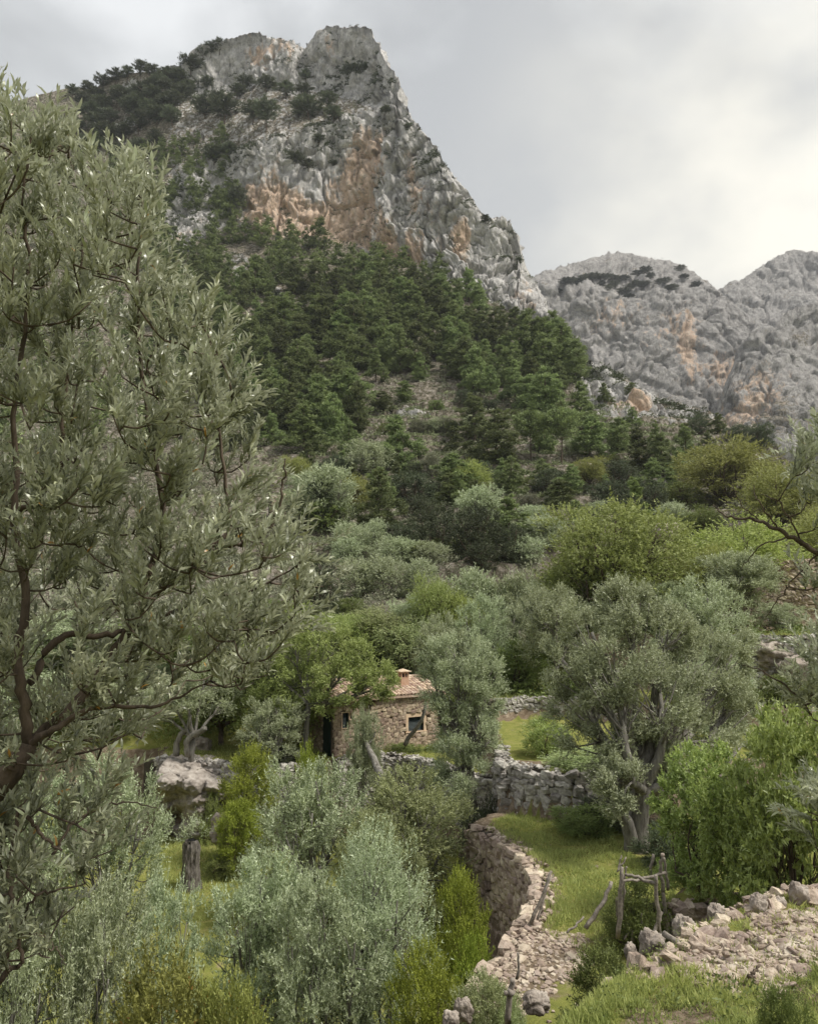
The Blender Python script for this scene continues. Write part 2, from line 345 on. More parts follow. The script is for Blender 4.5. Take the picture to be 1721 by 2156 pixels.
def rock_mat(name, grey, fine=0.35):
    """limestone: grey with ochre stains (attribute), water streaks, soil and scrub on the flatter ground"""
    m, n, l = new_mat(name); o = n.new('ShaderNodeOutputMaterial'); pb = n.new('ShaderNodeBsdfPrincipled')
    tc = n.new('ShaderNodeTexCoord')
    def nz(s, d=8, st=(1, 1, 1), r=0.65, dis=0):
        mp = n.new('ShaderNodeMapping'); mp.inputs['Scale'].default_value = st; l.new(tc.outputs['Object'], mp.inputs[0])
        a = n.new('ShaderNodeTexNoise'); a.inputs['Scale'].default_value = s; a.inputs['Detail'].default_value = d; a.inputs['Roughness'].default_value = r; a.inputs['Distortion'].default_value = dis
        l.new(mp.outputs[0], a.inputs['Vector']); return a.outputs[0]
    def ramp(f, stops):
        r = n.new('ShaderNodeValToRGB')
        while len(r.color_ramp.elements) < len(stops): r.color_ramp.elements.new(0.5)
        for i, (p, c) in enumerate(stops): r.color_ramp.elements[i].position = p; r.color_ramp.elements[i].color = (*c, 1)
        l.new(f, r.inputs[0]); return r.outputs[0]
    def mix(f, a, b, mode='MIX'):
        x = n.new('ShaderNodeMix'); x.data_type = 'RGBA'; x.blend_type = mode
        if isinstance(f, float): x.inputs[0].default_value = f
        else: l.new(f, x.inputs[0])
        l.new(a, x.inputs[6]); l.new(b, x.inputs[7]); return x.outputs[2]
    def att(k):
        a = n.new('ShaderNodeAttribute'); a.attribute_name = k; return a.outputs['Fac']
    def mrange(f, a, b, c=0., d=1.):
        x = n.new('ShaderNodeMapRange'); x.interpolation_type = 'SMOOTHSTEP'
        for i, q in enumerate((a, b, c, d)): x.inputs[i+1].default_value = q
        l.new(f, x.inputs[0]); return x.outputs[0]
    def math_(op, a, b):
        x = n.new('ShaderNodeMath'); x.operation = op; l.new(a, x.inputs[0])
        if isinstance(b, float): x.inputs[1].default_value = b
        else: l.new(b, x.inputs[1])
        return x.outputs[0]
    g = np.array(grey)
    base = ramp(nz(0.22, 10), [(0.3, tuple(g*0.55)), (0.5, tuple(g)), (0.7, tuple(g*1.45))])
    och = ramp(nz(0.35, 8, (1, 1, 0.35)), [(0.32, (0.42, 0.33, 0.26)), (0.5, (0.60, 0.45, 0.34)), (0.68, (0.64, 0.55, 0.46))])
    of = mrange(math_('ADD', att('ochre'), mrange(nz(0.16, 9, (1, 1, 0.4), 0.7), 0.25, 0.75, -0.5, 0.5)), 0.32, 0.72)
    c = mix(of, base, och)
    streak = mrange(nz(0.55, 7, (1, 1, 0.07)), 0.52, 0.68, 0, 0.55)
    dk = n.new('ShaderNodeRGB'); dk.outputs[0].default_value = (*(g*0.42), 1)
    c = mix(streak, c, dk.outputs[0])
    soil = ramp(nz(0.9, 9, r=0.75), [(0.32, (0.06, 0.062, 0.034)), (0.44, (0.11, 0.10, 0.065)), (0.53, (0.25, 0.215, 0.17)), (0.66, (0.46, 0.42, 0.37))])
    fine_ = ramp(nz(1.6, 9, (1, 1, 0.4), 0.75), [(0.34, (0.62, 0.62, 0.62)), (0.5, (1.0, 0.99, 0.98)), (0.64, (1.3, 1.28, 1.25))])
    c = mix(1.0, c, fine_, 'MULTIPLY')
    vf = mrange(math_('ADD', att('soil'), mrange(nz(0.5, 8), 0.25, 0.75, -0.3, 0.3)), 0.4, 0.6)
    c = mix(vf, c, soil)
    l.new(c, pb.inputs['Base Color']); pb.inputs['Roughness'].default_value = 0.95; pb.inputs['Specular IOR Level'].default_value = 0.12
    hgt = math_('ADD', nz(0.9, 10, (1, 1, 0.5), 0.72, 0.4), math_('MULTIPLY', nz(0.28, 8, (1, 1, 0.35), 0.7), 1.5))
    b = n.new('ShaderNodeBump'); b.inputs['Strength'].default_value = 0.9; b.inputs['Distance'].default_value = fine*4
    l.new(hgt, b.inputs['Height']); l.new(b.outputs[0], pb.inputs['Normal']); l.new(pb.outputs[0], o.inputs[0])
    return m
M['rock'] = rock_mat('mountain_limestone', (0.52, 0.505, 0.488))
M['rock_far'] = rock_mat('far_limestone', (0.34, 0.327, 0.315), 0.6)

# ------------------------------------------------------------------ near ground: terraces
WALL_C = [(985, 1733), (1030, 1757), (1072, 1782), (1108, 1811), (1138, 1856), (1128, 1911), (1098, 1951), (1068, 2006), (1045, 2040), (1000, 2090), (950, 2150), (925, 2260)]
wc = [G(u, v, -8.3) for u, v in WALL_C]
R1 = wc + [(0.5, 11), (3, 8), (40, 8), (60, 33), (14, 33.0), G(1060, 1700, -8.3)]
wb_top = [G(1055, 1608, -6.6), G(1078, 1606, -6.6), G(1120, 1618, -6.6), G(1210, 1632, -6.6), G(1330, 1628, -6.6), G(1450, 1610, -6.6), G(1600, 1600, -6.6)]
R2 = wb_top + [(60, 33), (60, 70), (6, 70)]
WALL_DE = [(322, 1604), (345, 1596), (385, 1600), (440, 1604), (500, 1612), (560, 1616), (640, 1612), (700, 1602), (772, 1590), (831, 1590), (912, 1605), (985, 1632), (1050, 1640)]
wde = [G(u, v, -8.1) for u, v in WALL_DE]
RH = [(-14.5, 52)] + wde + [(7.5, 40), (8, 70), (-14.5, 70)]
wa = [G(1030, 1476, -5.6), G(1100, 1471, -5.6), G(1170, 1471, -5.6), G(1300, 1478, -5.6), G(1450, 1486, -5.6), G(1580, 1490, -5.6), G(1720, 1494, -5.6), G(1900, 1494, -5.6)]
R3 = wa + [(70, 42), (70, 70), (4, 70)]
w4 = [(11, 50.5), (15, 50), (19, 49.5), (24, 48.5), (30, 48), (45, 47)]
R4 = w4 + [(70, 48), (70, 70), (10, 70)]
w5 = [(17.5, 58), (20, 57), (23, 56), (28, 55.5), (36, 55)]
R5 = w5 + [(70, 55), (70, 75), (17, 75)]
RB = [(0.9, 2.5), (1.6, 9.5), G(1150, 2190, -5.7), G(1220, 2130, -5.7), G(1330, 2045, -5.7), G(1400, 2005, -5.7), G(1460, 1955, -5.7), G(1560, 1905, -5.7), G(1650, 1880, -5.7), G(1740, 1862, -5.7), (14, 17), (60, 20), (60, 2.5)]
wh = [G(1395, 1915, -7.55), G(1440, 1905, -7.55), G(1500, 1900, -7.55), G(1580, 1890, -7.55), (14, 21)]
RHH = wh + [(60, 21), (60, 33), (13, 30.5), G(1420, 1880, -7.55)]
def lerp_poly(z, x, y, poly, zr, wd=0.45):
    return z+(zr-z)*sstep(-wd, 0.05, poly_sd(x, y, poly))
def ground_z(x, y, bump=True):
    x = np.atleast_1d(np.asarray(x, float)); y = np.atleast_1d(np.asarray(y, float))
    z = np.full(x.shape, -11.6)
    z = z + 0.0*x
    z = z + sstep(36, 50, y)*3.0*sstep(0, -20, x+12)
    z = lerp_poly(z, x, y, R1, -8.3); z = lerp_poly(z, x, y, RHH, -7.55)
    z = lerp_poly(z, x, y, RH, -8.1); z = lerp_poly(z, x, y, R2, -6.6); z = lerp_poly(z, x, y, R3, -5.6, 0.5)
    z = lerp_poly(z, x, y, RB, -5.7, 1.1)
    ramp = np.interp(y, [45.5, 48, 56, 60, 63, 66], [-8.3, -7.0, -2.4, -2.0, -4, -9])
    z = np.where(y > 45.5, np.where(y < 62, np.maximum(z, ramp), z), z)
    z = lerp_poly(z, x, y, R4, -2.2, 0.5); z = lerp_poly(z, x, y, R5, 2.4, 0.5)
    z = np.where(y > 63, np.minimum(z, -4-(y-63)*0.5), z)
    z = np.maximum(z, np.where(y > 66, -30, -40))
    plat = sstep(2.6, 1.4, y); z = z*(1-plat)+(-1.65+np.maximum(-y-3, 0)*0.25)*plat
    if bump:
        p = np.c_[x*0.5, y*0.5, np.zeros_like(x)]
        z = z+0.16*fbm(p, 3, 11)+0.035*fbm(p*7, 2, 12)
        s = sstep(0.0, 0.8, poly_sd(x, y, RB)); z = z+s*0.18*fbm(p*3, 3, 14)
    return z
def gz(x, y): return float(ground_z(x, y)[0])
xs = np.concatenate([-np.geomspace(600, 31, 16), np.arange(-30, 30, 0.3), np.geomspace(31, 600, 16)])
ys = np.concatenate([-np.geomspace(400, 1, 10), np.arange(0, 66, 0.27), [68, 72, 90, 150, 300, 700]])
X, Y = np.meshgrid(xs, ys); gx, gy = X.ravel(), Y.ravel(); gzv = ground_z(gx, gy)
nx, ny = len(xs), len(ys)
def grid_faces(nc, nr):
    i = np.arange(nr-1)[:, None]*nc+np.arange(nc-1)[None, :]
    return np.stack([i, i+1, i+nc+1, i+nc], -1).reshape(-1, 4)
soil = np.full(len(gx), 0.18)
soil += 0.75*sstep(0.3, 1.2, poly_sd(gx, gy, RB))*sstep(1.0, 3.2, gx)*sstep(10.5, 12.2, gy)
dC = np.abs(poly_sd(gx, gy, R1)); inC = (gx < 6) & (gy > 12)
soil += 0.8*sstep(0.9, 0.3, dC)*inC
gpath = [G(1050, 2035, -8.3), G(1075, 1990, -8.3), G(1230, 1970, -8.3), G(1260, 2020, -8.3), G(1150, 2110, -8.3), G(1060, 2130, -8.3)]
soil += 0.6*sstep(-0.8, 0.5, poly_sd(gx, gy, gpath))
h = gzv.reshape(ny, nx); sl = np.hypot(*np.gradient(h, ys, xs)).ravel()
soil += 0.7*sstep(0.5, 1.2, sl)+0.22*sstep(0, 1, poly_sd(gx, gy, RB))*(gx > .5)*(gy < 30)
mb = MB(); mb.add(np.c_[gx, gy, gzv], grid_faces(nx, ny))
o = link('ground', mb.mesh('ground', M['ground'], True, {'soil': soil}), kind='structure')

# ------------------------------------------------------------------ mountain
RIDGE = np.array([(-900, 420), (-400, 330), (-100, 250), (60, 205), (140, 185), (200, 187), (230, 163), (290, 152), (340, 150), (380, 148), (400, 138), (420, 106), (450, 98), (480, 92), (510, 80), (550, 76), (600, 82), (625, 92), (642, 100), (655, 82), (668, 62), (690, 56), (715, 58), (740, 61), (775, 76), (800, 122), (830, 166), (840, 212), (870, 252), (900, 287), (930, 332), (960, 376), (985, 402), (1010, 442), (1030, 466), (1055, 454), (1075, 471), (1090, 507), (1095, 568), (1120, 592), (1150, 652), (1165, 700), (1220, 747), (1250, 768), (1300, 787), (1350, 822), (1400, 842), (1500, 872), (1530, 887), (1600, 905), (1700, 1000), (1850, 1100), (2200, 1180), (2600, 1220)], float)
HP = np.array([(0, 420), (100, 405), (300, 375), (400, 350), (500, 325), (600, 290), (700, 255), (800, 220), (900, 185), (1000, 150), (1100, 108), (1200, 82), (1250, 72), (1300, 60), (1345, 53.5)], float)
VF = np.array([(-900, 470), (345, 470), (430, 500), (500, 480), (560, 500), (700, 502), (760, 522), (800, 545), (850, 556), (900, 570), (950, 595), (1000, 612), (1050, 640), (1100, 668), (1165, 705), (1230, 760), (1300, 830), (1400, 850), (2600, 850)], float)
VL = np.array([(330, 380), (430, 345), (500, 320), (560, 295), (620, 275), (700, 255), (760, 240), (820, 225), (900, 225), (2600, 225)], float)
VU = np.array([(330, 195), (430, 195), (500, 188), (560, 182), (620, 180), (700, 190), (760, 212), (820, 222), (900, 225), (2600, 225)], float)
def ip(T, u): return np.interp(u, T[:, 0], T[:, 1])
def d_hill(u, v):
    u = np.asarray(u, float); v = np.asarray(v, float)
    vf = np.maximum(ip(VF, u), ip(RIDGE, u))
    wc_ = sstep(300, 480, u)*sstep(1420, 1300, u)
    vl, vu = ip(VL, u), ip(VU, u)
    base = ip(HP, np.maximum(v, vf))
    c1 = np.maximum(np.minimum(vf, 9999)-np.maximum(v, np.minimum(vl, vf)), 0)*0.085
    c2 = np.maximum(np.minimum(vl, vf)-np.maximum(v, vu), 0)*0.42
    c3 = np.maximum(np.minimum(vu, vf)-v, 0)*0.12
    cl = np.where(v < vf, c1+c2+c3, 0)
    # plan shape: gully left of the big face, corner turning away on the right
    inn = sstep(0, 120, vf-v)
    g = 16*np.exp(-((u-455)/50)**2)*sstep(230, 330, v)*inn+30*np.clip((u-900)/220, 0, 1.4)**2*inn
    g += 10*np.exp(-((u-640)/16)**2)*sstep(190, 110, v)
    left = 35*sstep(420, 150, u)*sstep(520, 150, v)
    return (base+cl+g)*wc_+(1-wc_)*ip(HP, v)+left
cols = np.concatenate([np.arange(-900, -100, 40), np.arange(-100, 330, 7), np.arange(330, 1200, 2.4), np.arange(1200, 1640, 3.4), np.arange(1640, 2600, 30)])
nr = 410
tt = np.linspace(0, 1, nr)**0.93
Uc = np.broadcast_to(cols, (nr, len(cols))); Rd = ip(RIDGE, cols)
Rs = np.array([np.average(ip(RIDGE, c+np.linspace(-130, 130, 53)), weights=np.exp(-(np.linspace(-2, 2, 53))**2)) for c in cols])
Vr = 1345+(Rs-1345)[None, :]*tt[:, None]+(Rd-Rs)[None, :]*tt[:, None]**5
# keep rows tight: rock vertical sampling follows the view
Dm = d_hill(Uc, Vr)
kern = np.array([1, 4, 6, 4, 1])/16.
for _ in range(2):
    pad = np.pad(Dm, ((2, 2), (0, 0)), 'edge'); Dm = sum(kern[k]*pad[k:k+nr] for k in range(5))
pos = P(Uc, Vr, Dm)
nb = 26                                                          # rows running down the far side of the ridge
bk = []
for k in range(1, nb+1):
    s = (k/nb)**1.6
    q = pos[-1]+np.stack([0*cols, 90*s+2*k/nb, -70*s+0*cols+(-0.4*k/nb)], -1) if False else pos[-1]+np.array([0, 90*s+2.0*k/nb, -80*s-0.5*k/nb])
    bk.append(q)
pos = np.concatenate([pos, np.array(bk)]); NR = nr+nb
UU = np.broadcast_to(cols, (NR, len(cols))); VV = np.concatenate([Vr, np.repeat(Vr[-1:], nb, 0)])
du = np.gradient(pos, axis=1); dv = np.gradient(pos, axis=0); nrm = unit(np.cross(du, dv))
flip = (nrm*pos).sum(-1) > 0; nrm[flip] *= -1
pf = pos.reshape(-1, 3); nf = nrm.reshape(-1, 3); uf = UU.ravel(); vf_ = VV.ravel()
vfoot = ip(VF, uf); cliff = sstep(-8, 14, vfoot-vf_+7*vnoise(np.c_[uf*.05, vf_*.05, 0*uf], 3))*sstep(335, 365, uf)*sstep(1500, 1350, uf)
# ledge with scrub between the big face and the summit crags
led = sstep(-15, 12, vf_-ip(VU, uf)+14*vnoise(pf*0.05, 8))*sstep(-15, 15, ip(VL, uf)-vf_+14*vnoise(pf*0.05, 9))*sstep(840, 780, uf)
def blob(u, v, ru, rv, a=1.0):
    return a*np.exp(-(((uf-u)/ru)**2+((vf_-v)/rv)**2)*1.2)
rockp = np.clip(blob(385, 490, 45, 60)+blob(500, 560, 40, 40, .8)+blob(585, 640, 16, 40)+blob(1290, 820, 50, 60, 1.4)+blob(1400, 852, 130, 34, 1.4)+blob(1250, 800, 40, 40, 1.3)+blob(1320, 1000, 30, 14)+blob(860, 870, 50, 18, .8)+blob(1240, 985, 26, 14)+blob(1390, 1010, 30, 14)+blob(280, 180, 30, 22)+blob(270, 260, 40, 30, .6), 0, 1)
rock = np.clip(cliff*(1-0.55*led)+rockp, 0, 1)
A = rock
sel = A > 0.02
pp = pf[sel]; disp = np.zeros(len(pf)); st = np.array([1, 1, 0.5])
wp = pp+np.c_[fbm(pp*0.06, 3, 31), fbm(pp*0.06, 3, 32), fbm(pp*0.06, 3, 33)]*6
f1, f2, cid = voronoi(wp*np.array([1, 1, 0.55])/17., 41)
g1, g2, cid2 = voronoi(wp*np.array([1, 1, 0.6])/6.0, 42)
dd = 6.0*fbm(pp*st/45., 3, 21)+2.3*(ridged(wp*st/15., 5, 22, .5)-.4)+3.4*(cid-0.5)*sstep(0.0, 0.12, f2-f1)+1.5*(cid2-0.5)*sstep(0, 0.12, g2-g1)
dd += -2.6*sstep(0.10, 0.0, f2-f1)-1.3*sstep(0.10, 0.0, g2-g1)
dd += -2.0*np.clip(ridged(wp*np.array([1, 1, 0.13])/6.5, 3, 23), 0, 1)**2-1.7*np.clip(ridged(wp*np.array([1, 1, .16])/3.2, 3, 28), 0, 1)**2
dd += 1.2*(ridged(pp*np.array([1, 1, .6])/3.0, 4, 24, .55)-.4)+0.25*vnoise(pp/1.1, 27)
dd *= .9
disp[sel] = dd*A[sel]
disp += (1-A)*(1.5*fbm(pf/30., 3, 25)+0.5*fbm(pf/5., 3, 26))
near = sstep(1290, 1200, vf_); disp *= near*0.93+0.07
edge = np.ones(NR); edge[nr-16:nr+3] = np.r_[np.linspace(.95, .45, 10), np.full(9, .45)]; disp *= np.repeat(edge, len(cols))
pf2 = pf+nf*disp[:, None]
# old farm terraces cut into the lower slope
tm = (1-A)*sstep(780, 830, vf_)*sstep(1290, 1220, vf_)*sstep(450, 600, uf)
hh = 3.2; q = pf2[:, 2]/hh+0.25*vnoise(pf2/25., 51); fr = q-np.floor(q)
pf2[:, 2] += tm*hh*(0.8*(sstep(0.55, 0.85, fr)-fr))
ochre = np.clip(blob(545, 430, 55, 75, .95)+blob(610, 450, 60, 60, .8)+blob(735, 395, 50, 75)+blob(775, 320, 36, 60, .9)+blob(700, 470, 100, 50, .95)+blob(820, 520, 70, 50, .6)+blob(620, 480, 40, 26)+blob(900, 440, 35, 60, .55)+blob(965, 500, 30, 60, .75)+blob(860, 540, 60, 30, .5)+blob(545, 110, 40, 38, .8)+blob(610, 95, 30, 30, .55)+blob(1330, 850, 60, 14, .9)+blob(1300, 870, 20, 40, .5)+blob(690, 90, 14, 30, .4)+blob(865, 350, 20, 60, .5)+blob(400, 500, 40, 30, .45)+blob(285, 185, 24, 18, .7)+blob(1110, 620, 30, 40, .35), 0, 1)
g3 = pf2.reshape(NR, len(cols), 3); n3 = unit(np.cross(np.gradient(g3, axis=1), np.gradient(g3, axis=0))); n3[(n3*g3).sum(-1) > 0] *= -1
nz_ = n3[..., 2].ravel()
soilm = np.clip((1-rock)*1.0+rock*0.85*sstep(0.5, 0.85, nz_)*sstep(-0.25, 0.3, fbm(pf/18., 3, 61)), 0, 1)
scree = blob(585, 640, 16, 45, .6); soilm = np.clip(soilm-scree, 0, 1)
mb = MB(); mb.add(pf2, grid_faces(len(cols), NR))
mo = link('mountain', mb.mesh('mountain', M['rock'], True, {'soil': soilm, 'ochre': ochre}), kind='structure')
HILL = g3
def hill_at(u, v):
    """surface point of the mountain seen near (u, v)"""
    j = int(np.argmin(abs(cols-u))); i = int(np.argmin(abs(Vr[:, j]-v))); return HILL[i, j]

def far_mountain(name, ridge, d0, dd_, seed, u0, u1, vb, och, amp, vegs):
    ridge = np.array(ridge, float); c = np.arange(u0, u1, 3.0); rows = 150; t = np.linspace(0, 1, rows)
    Rg = np.interp(c, ridge[:, 0], ridge[:, 1])
    U = np.broadcast_to(c, (rows, len(c))); V = vb+(Rg[None, :]-vb)*t[:, None]
    hgt = (vb-V)
    D = d0+dd_(U, V, Rg[None, :])
    p = P(U, V, D); last = p[-1]; bk = [last+np.array([0, 6*k+k*k*2.0, -3*k-k*k*1.6]) for k in range(1, 9)]
    p = np.concatenate([p, np.array(bk)]); U = np.broadcast_to(c, p.shape[:2]); V = np.concatenate([V, np.repeat(V[-1:], 8, 0)])
    n_ = unit(np.cross(np.gradient(p, axis=1), np.gradient(p, axis=0))); n_[(n_*p).sum(-1) > 0] *= -1
    f = p.reshape(-1, 3); nn = n_.reshape(-1, 3); u = U.ravel(); v = V.ravel(); st = np.array([1, 1, .5])
    wq = f+np.c_[fbm(f*.03, 3, seed), fbm(f*.03, 3, seed+1), fbm(f*.03, 3, seed+2)]*12
    f1, f2, ci = voronoi(wq*st/34., seed+3); g1, g2, cj = voronoi(wq*np.array([1, 1, .6])/12., seed+4)
    ds = 14*fbm(f*st/110., 3, seed+5)+4.5*ridged(wq*st/30., 5, seed+6, .5)+5*(ci-.5)*sstep(0, .15, f2-f1)+3*(cj-.5)*sstep(0, .12, g2-g1)-4*sstep(.1, 0, f2-f1)-2.4*sstep(.1, 0, g2-g1)+1.5*ridged(f/7., 3, seed+7, .5)-4*np.clip(ridged(wq*np.array([1, 1, .13])/14., 3, seed+9), 0, 1)**2
    e = np.ones(p.shape[:2]); e[rows-5:] = .6
    f2_ = f+nn*(ds*amp*e.ravel())[:, None]
    g = f2_.reshape(p.shape); m3 = unit(np.cross(np.gradient(g, axis=1), np.gradient(g, axis=0))); m3[(m3*g).sum(-1) > 0] *= -1
    nz = m3[..., 2].ravel(); oc = sum(a*np.exp(-(((u-x)/rx)**2+((v-y)/ry)**2)*1.2) for x, y, rx, ry, a in och)
    vg = sum(a*np.exp(-(((u-x)/rx)**2+((v-y)/ry)**2)*1.2) for x, y, rx, ry, a in vegs)
    so = np.clip(.75*sstep(.55, .9, nz)*sstep(-.1, .35, fbm(f/40., 3, seed+8))+.7*vg, 0, 1)
    mb = MB(); mb.add(f2_, grid_faces(len(c), p.shape[0]))
    link(name, mb.mesh(name, M['rock_far'], True, {'soil': so, 'ochre': oc}), kind='structure')
    return c, V, g, rows
fa = far_mountain('far_mountain', [(950, 640), (1050, 620), (1110, 588), (1150, 570), (1200, 560), (1240, 542), (1290, 535), (1340, 538), (1390, 546), (1440, 560), (1470, 582), (1490, 590), (1504, 608), (1540, 640), (1600, 680), (1700, 740), (2000, 900)],
    640, lambda u, v, r: np.maximum(0, 1000-v)*0.30+np.maximum(0, 610-v)*0.9+((u-1250)/200)**2*8, 101, 930, 2000, 1010,
    [(1290, 660, 60, 40, .45), (1440, 740, 22, 80, .85), (1510, 790, 50, 40, .7), (1400, 700, 60, 60, .35), (1560, 850, 60, 40, .5), (1620, 880, 60, 60, .6)], 1.0, [(1330, 600, 150, 14, .5), (1420, 870, 100, 50, .6)])
fb = far_mountain('farther_mountain', [(1380, 760), (1440, 690), (1505, 612), (1530, 600), (1560, 588), (1600, 560), (1640, 535), (1665, 528), (1690, 528), (1721, 536), (1800, 560), (2000, 640)],
    820, lambda u, v, r: np.maximum(0, 900-v)*0.6, 151, 1380, 2000, 940, [(1650, 760, 50, 60, .3)], 1.0, [(1560, 640, 70, 14, .5)])
fc = far_mountain('right_buttress', [(1480, 960), (1540, 800), (1570, 720), (1600, 680), (1630, 690), (1660, 660), (1721, 640), (1800, 600), (2100, 540)],
    560, lambda u, v, r: np.maximum(0, 950-v)*0.32+np.maximum(0, 1640-u)*0.25, 181, 1480, 2100, 1040, [(1600, 840, 60, 60, .6), (1560, 900, 60, 40, .6)], .9, [(1690, 700, 40, 30, .8), (1640, 900, 60, 60, .7)])

# ------------------------------------------------------------------ foliage builders
def leaf_quads(mb, p, d, ln, wd, rng, fold=0.25, rnd=None):
    """small leaves, one triangle each"""
    n = len(p); d = unit(d); a = unit(np.cross(d, unit(rng.normal(size=(n, 3)))))
    b = np.cross(a, d); ln = np.broadcast_to(ln, (n,))[:, None]; wd = np.broadcast_to(wd, (n,))[:, None]
    m = p+d*ln*0.45+b*wd*fold
    v = np.stack([p+a*wd*0.5, p+d*ln, p-a*wd*0.5+b*wd*fold], 1).reshape(-1, 3)
    r = rng.random(n) if rnd is None else rnd
    mb.add(v, np.arange(3*n).reshape(-1, 3), np.repeat(r, 3))
def crown(rng, lobes, twigs, tl, ln, wd, per, up=0.5, out=1.0, rand=0.5, clumps=9, tight=0.35, inner=0.55, droop=0.0):
    """leafy twigs gathered in clumps over the lobes of a crown; returns the mesh builder and the clump points"""
    lobes = np.array(lobes, float); wts = (lobes[:, 3]*lobes[:, 4]+lobes[:, 4]*lobes[:, 5]+lobes[:, 3]*lobes[:, 5])
    K = np.maximum(3, (clumps*len(lobes)*wts/wts.sum()).astype(int))
    cd = []; cl = []
    for i, k in enumerate(K):
        g = unit(rng.normal(size=(k*3, 3))+np.array([0, 0, 0.35]))
        keep = [g[0]]
        for q in g[1:]:
            if len(keep) < k and min(np.linalg.norm(q-x) for x in keep) > 1.1/math.sqrt(k)*1.3: keep.append(q)
        cd += keep; cl += [i]*len(keep)
    cd = np.array(cd); cl = np.array(cl); cw = wts[cl]; 
    cr = rng.uniform(0.6, 1.24, len(cd))
    w_ = cw/np.bincount(cl)[cl]; w_ = w_*rng.uniform(0.6, 1.4, len(w_)); w_ /= w_.sum()
    c = rng.choice(len(cd), twigs, p=w_)
    d = unit(cd[c]+rng.normal(0, tight, (twigs, 3)))
    r = (inner+(1-inner)*np.sqrt(rng.random(twigs)))*cr[c]
    L_ = lobes[cl[c]]; base = L_[:, :3]+d*L_[:, 3:6]*r[:, None]
    td = unit(d*out+np.array([0, 0, up])+rng.normal(0, rand, (twigs, 3)))
    lens = tl*rng.uniform(0.6, 1.25, twigs)
    s = np.tile(np.linspace(0.08, 1.0, per), twigs); k = np.repeat(np.arange(twigs), per)
    s = np.clip(s+rng.normal(0, 0.5/per, len(s)), 0.02, 1.05)
    p = base[k]+td[k]*(lens[k]*s)[:, None]; p[:, 2] -= droop*(s**2)*lens[k]
    ld = unit(td[k]*0.75+unit(rng.normal(size=(len(k), 3)))*0.8)
    mb = MB(); tw = rng.random(twigs)
    ct = rng.random(len(cd)); rn = np.clip(0.34*ct[c][k]+.28*tw[k]+0.2*rng.random(len(k))+0.24*s-.04, 0, 1); x = rng.random(len(k)) < 0.012; rn = np.where(x, 1.0, np.minimum(rn, 0.95))  # tone rises toward twig tips: lit crown tops put into leaf colour
    leaf_quads(mb, p, ld, ln*rng.uniform(0.7, 1.25, len(k)), wd*rng.uniform(0.75, 1.2, len(k)), rng, rnd=rn)
    pts = lobes[cl][:, :3]+cd*lobes[cl][:, 3:6]*0.85
    return mb, pts, cl
def limbs(rng, mb, base, fork, tr, lobes, pts, cl, r0=0.5, twist=0.15, sides=8, rough=0.35, fine=True):
    base = np.array(base, float); fork = np.array(fork, float)
    trunk = curve([base-np.array([0, 0, .3]), base+np.array([0, 0, .02]), (base+fork)/2+rng.normal(0, twist, 3)*np.array([1, 1, .2]), fork], 10)
    rad = tr*np.array([1.7, 1.35, 1.12, 1.02, 0.96, 0.92, 0.9, 0.88, 0.86, 0.8])
    tube(mb, trunk, rad, sides+4, rough, rng.integers(99))
    for i, lo in enumerate(lobes):
        c = np.array(lo[:3]); mid = fork*0.5+c*0.5+rng.normal(0, twist*1.4, 3); mid[2] -= 0.1*np.linalg.norm(c-fork)*.5
        br = curve([fork+(fork-base)*-0.06, mid, c+np.array([0, 0, .25*lo[5]])], 9, 0.02, rng)
        tube(mb, br, np.linspace(tr*0.62, tr*0.16, 9), sides, rough*.6, i)
        if fine:
            for q in pts[cl == i]:
                a = br[rng.integers(4, 8)]
                tube(mb, curve([a, (a+q)/2+rng.normal(0, .08, 3), q], 5), np.linspace(tr*0.14, tr*0.03, 5), 4)
class Proto: pass
def make_proto(name, seed, H, W, nl, twigs, tl, ln, wd, per, trunk_h=0.28, tr=0.16, up=0.5, rand=0.5, clumps=9, tight=0.32, inner=0.5, lobe=0.42, zsq=1.0, droop=0, base_lobes=False, leaf='olive', bark='bark'):
    rng = np.random.default_rng(seed); z0 = H*trunk_h; zc = (H+z0)/2; hz = (H-z0)/2
    lobes = []
    for k in range(nl):
        a = 2.4*k+rng.uniform(-.5, .5); f = (k+0.5)/nl; zz = z0+hz*0.45+(H-z0-hz*0.75)*f
        rr = W/2*(1-lobe*0.9)*math.sqrt(max(0.08, 1-((zz-zc)/hz)**2*0.8))*rng.uniform(0.6, 1.05)
        if k == nl-1: rr *= 0.25
        s = W*lobe*0.5*rng.uniform(0.8, 1.2)
        lobes.append((rr*math.cos(a), rr*math.sin(a), min(zz, H-s*zsq*rng.uniform(.75, 1.0)), s*1.05, s*1.05, s*zsq))
    if base_lobes:
        for k in range(4):
            a = k*1.57+.4; s = W*.2; lobes.append((W*.26*math.cos(a), W*.26*math.sin(a), s*.8, s, s, s*.9))
    mb, pts, cl = crown(rng, lobes, twigs, tl, ln, wd, per, up=up, rand=rand, clumps=clumps, tight=tight, inner=inner, droop=droop)
    p = Proto(); v = np.concatenate(mb.v)
    p.H = float(np.percentile(v[:, 2], 99.7)); p.W = float(np.percentile(abs(v[:, :2]), 98.5)*2)
    p.crown = mb.mesh(name+'_crown', M[leaf]); tb = MB()
    limbs(rng, tb, (0, 0, 0), (rng.normal(0, .1), rng.normal(0, .1), max(z0, 0.15)), tr, lobes, pts, cl, fine=True, sides=6)
    p.trunk = tb.mesh(name+'_trunk', M[bark], True)
    return p
PR = {}
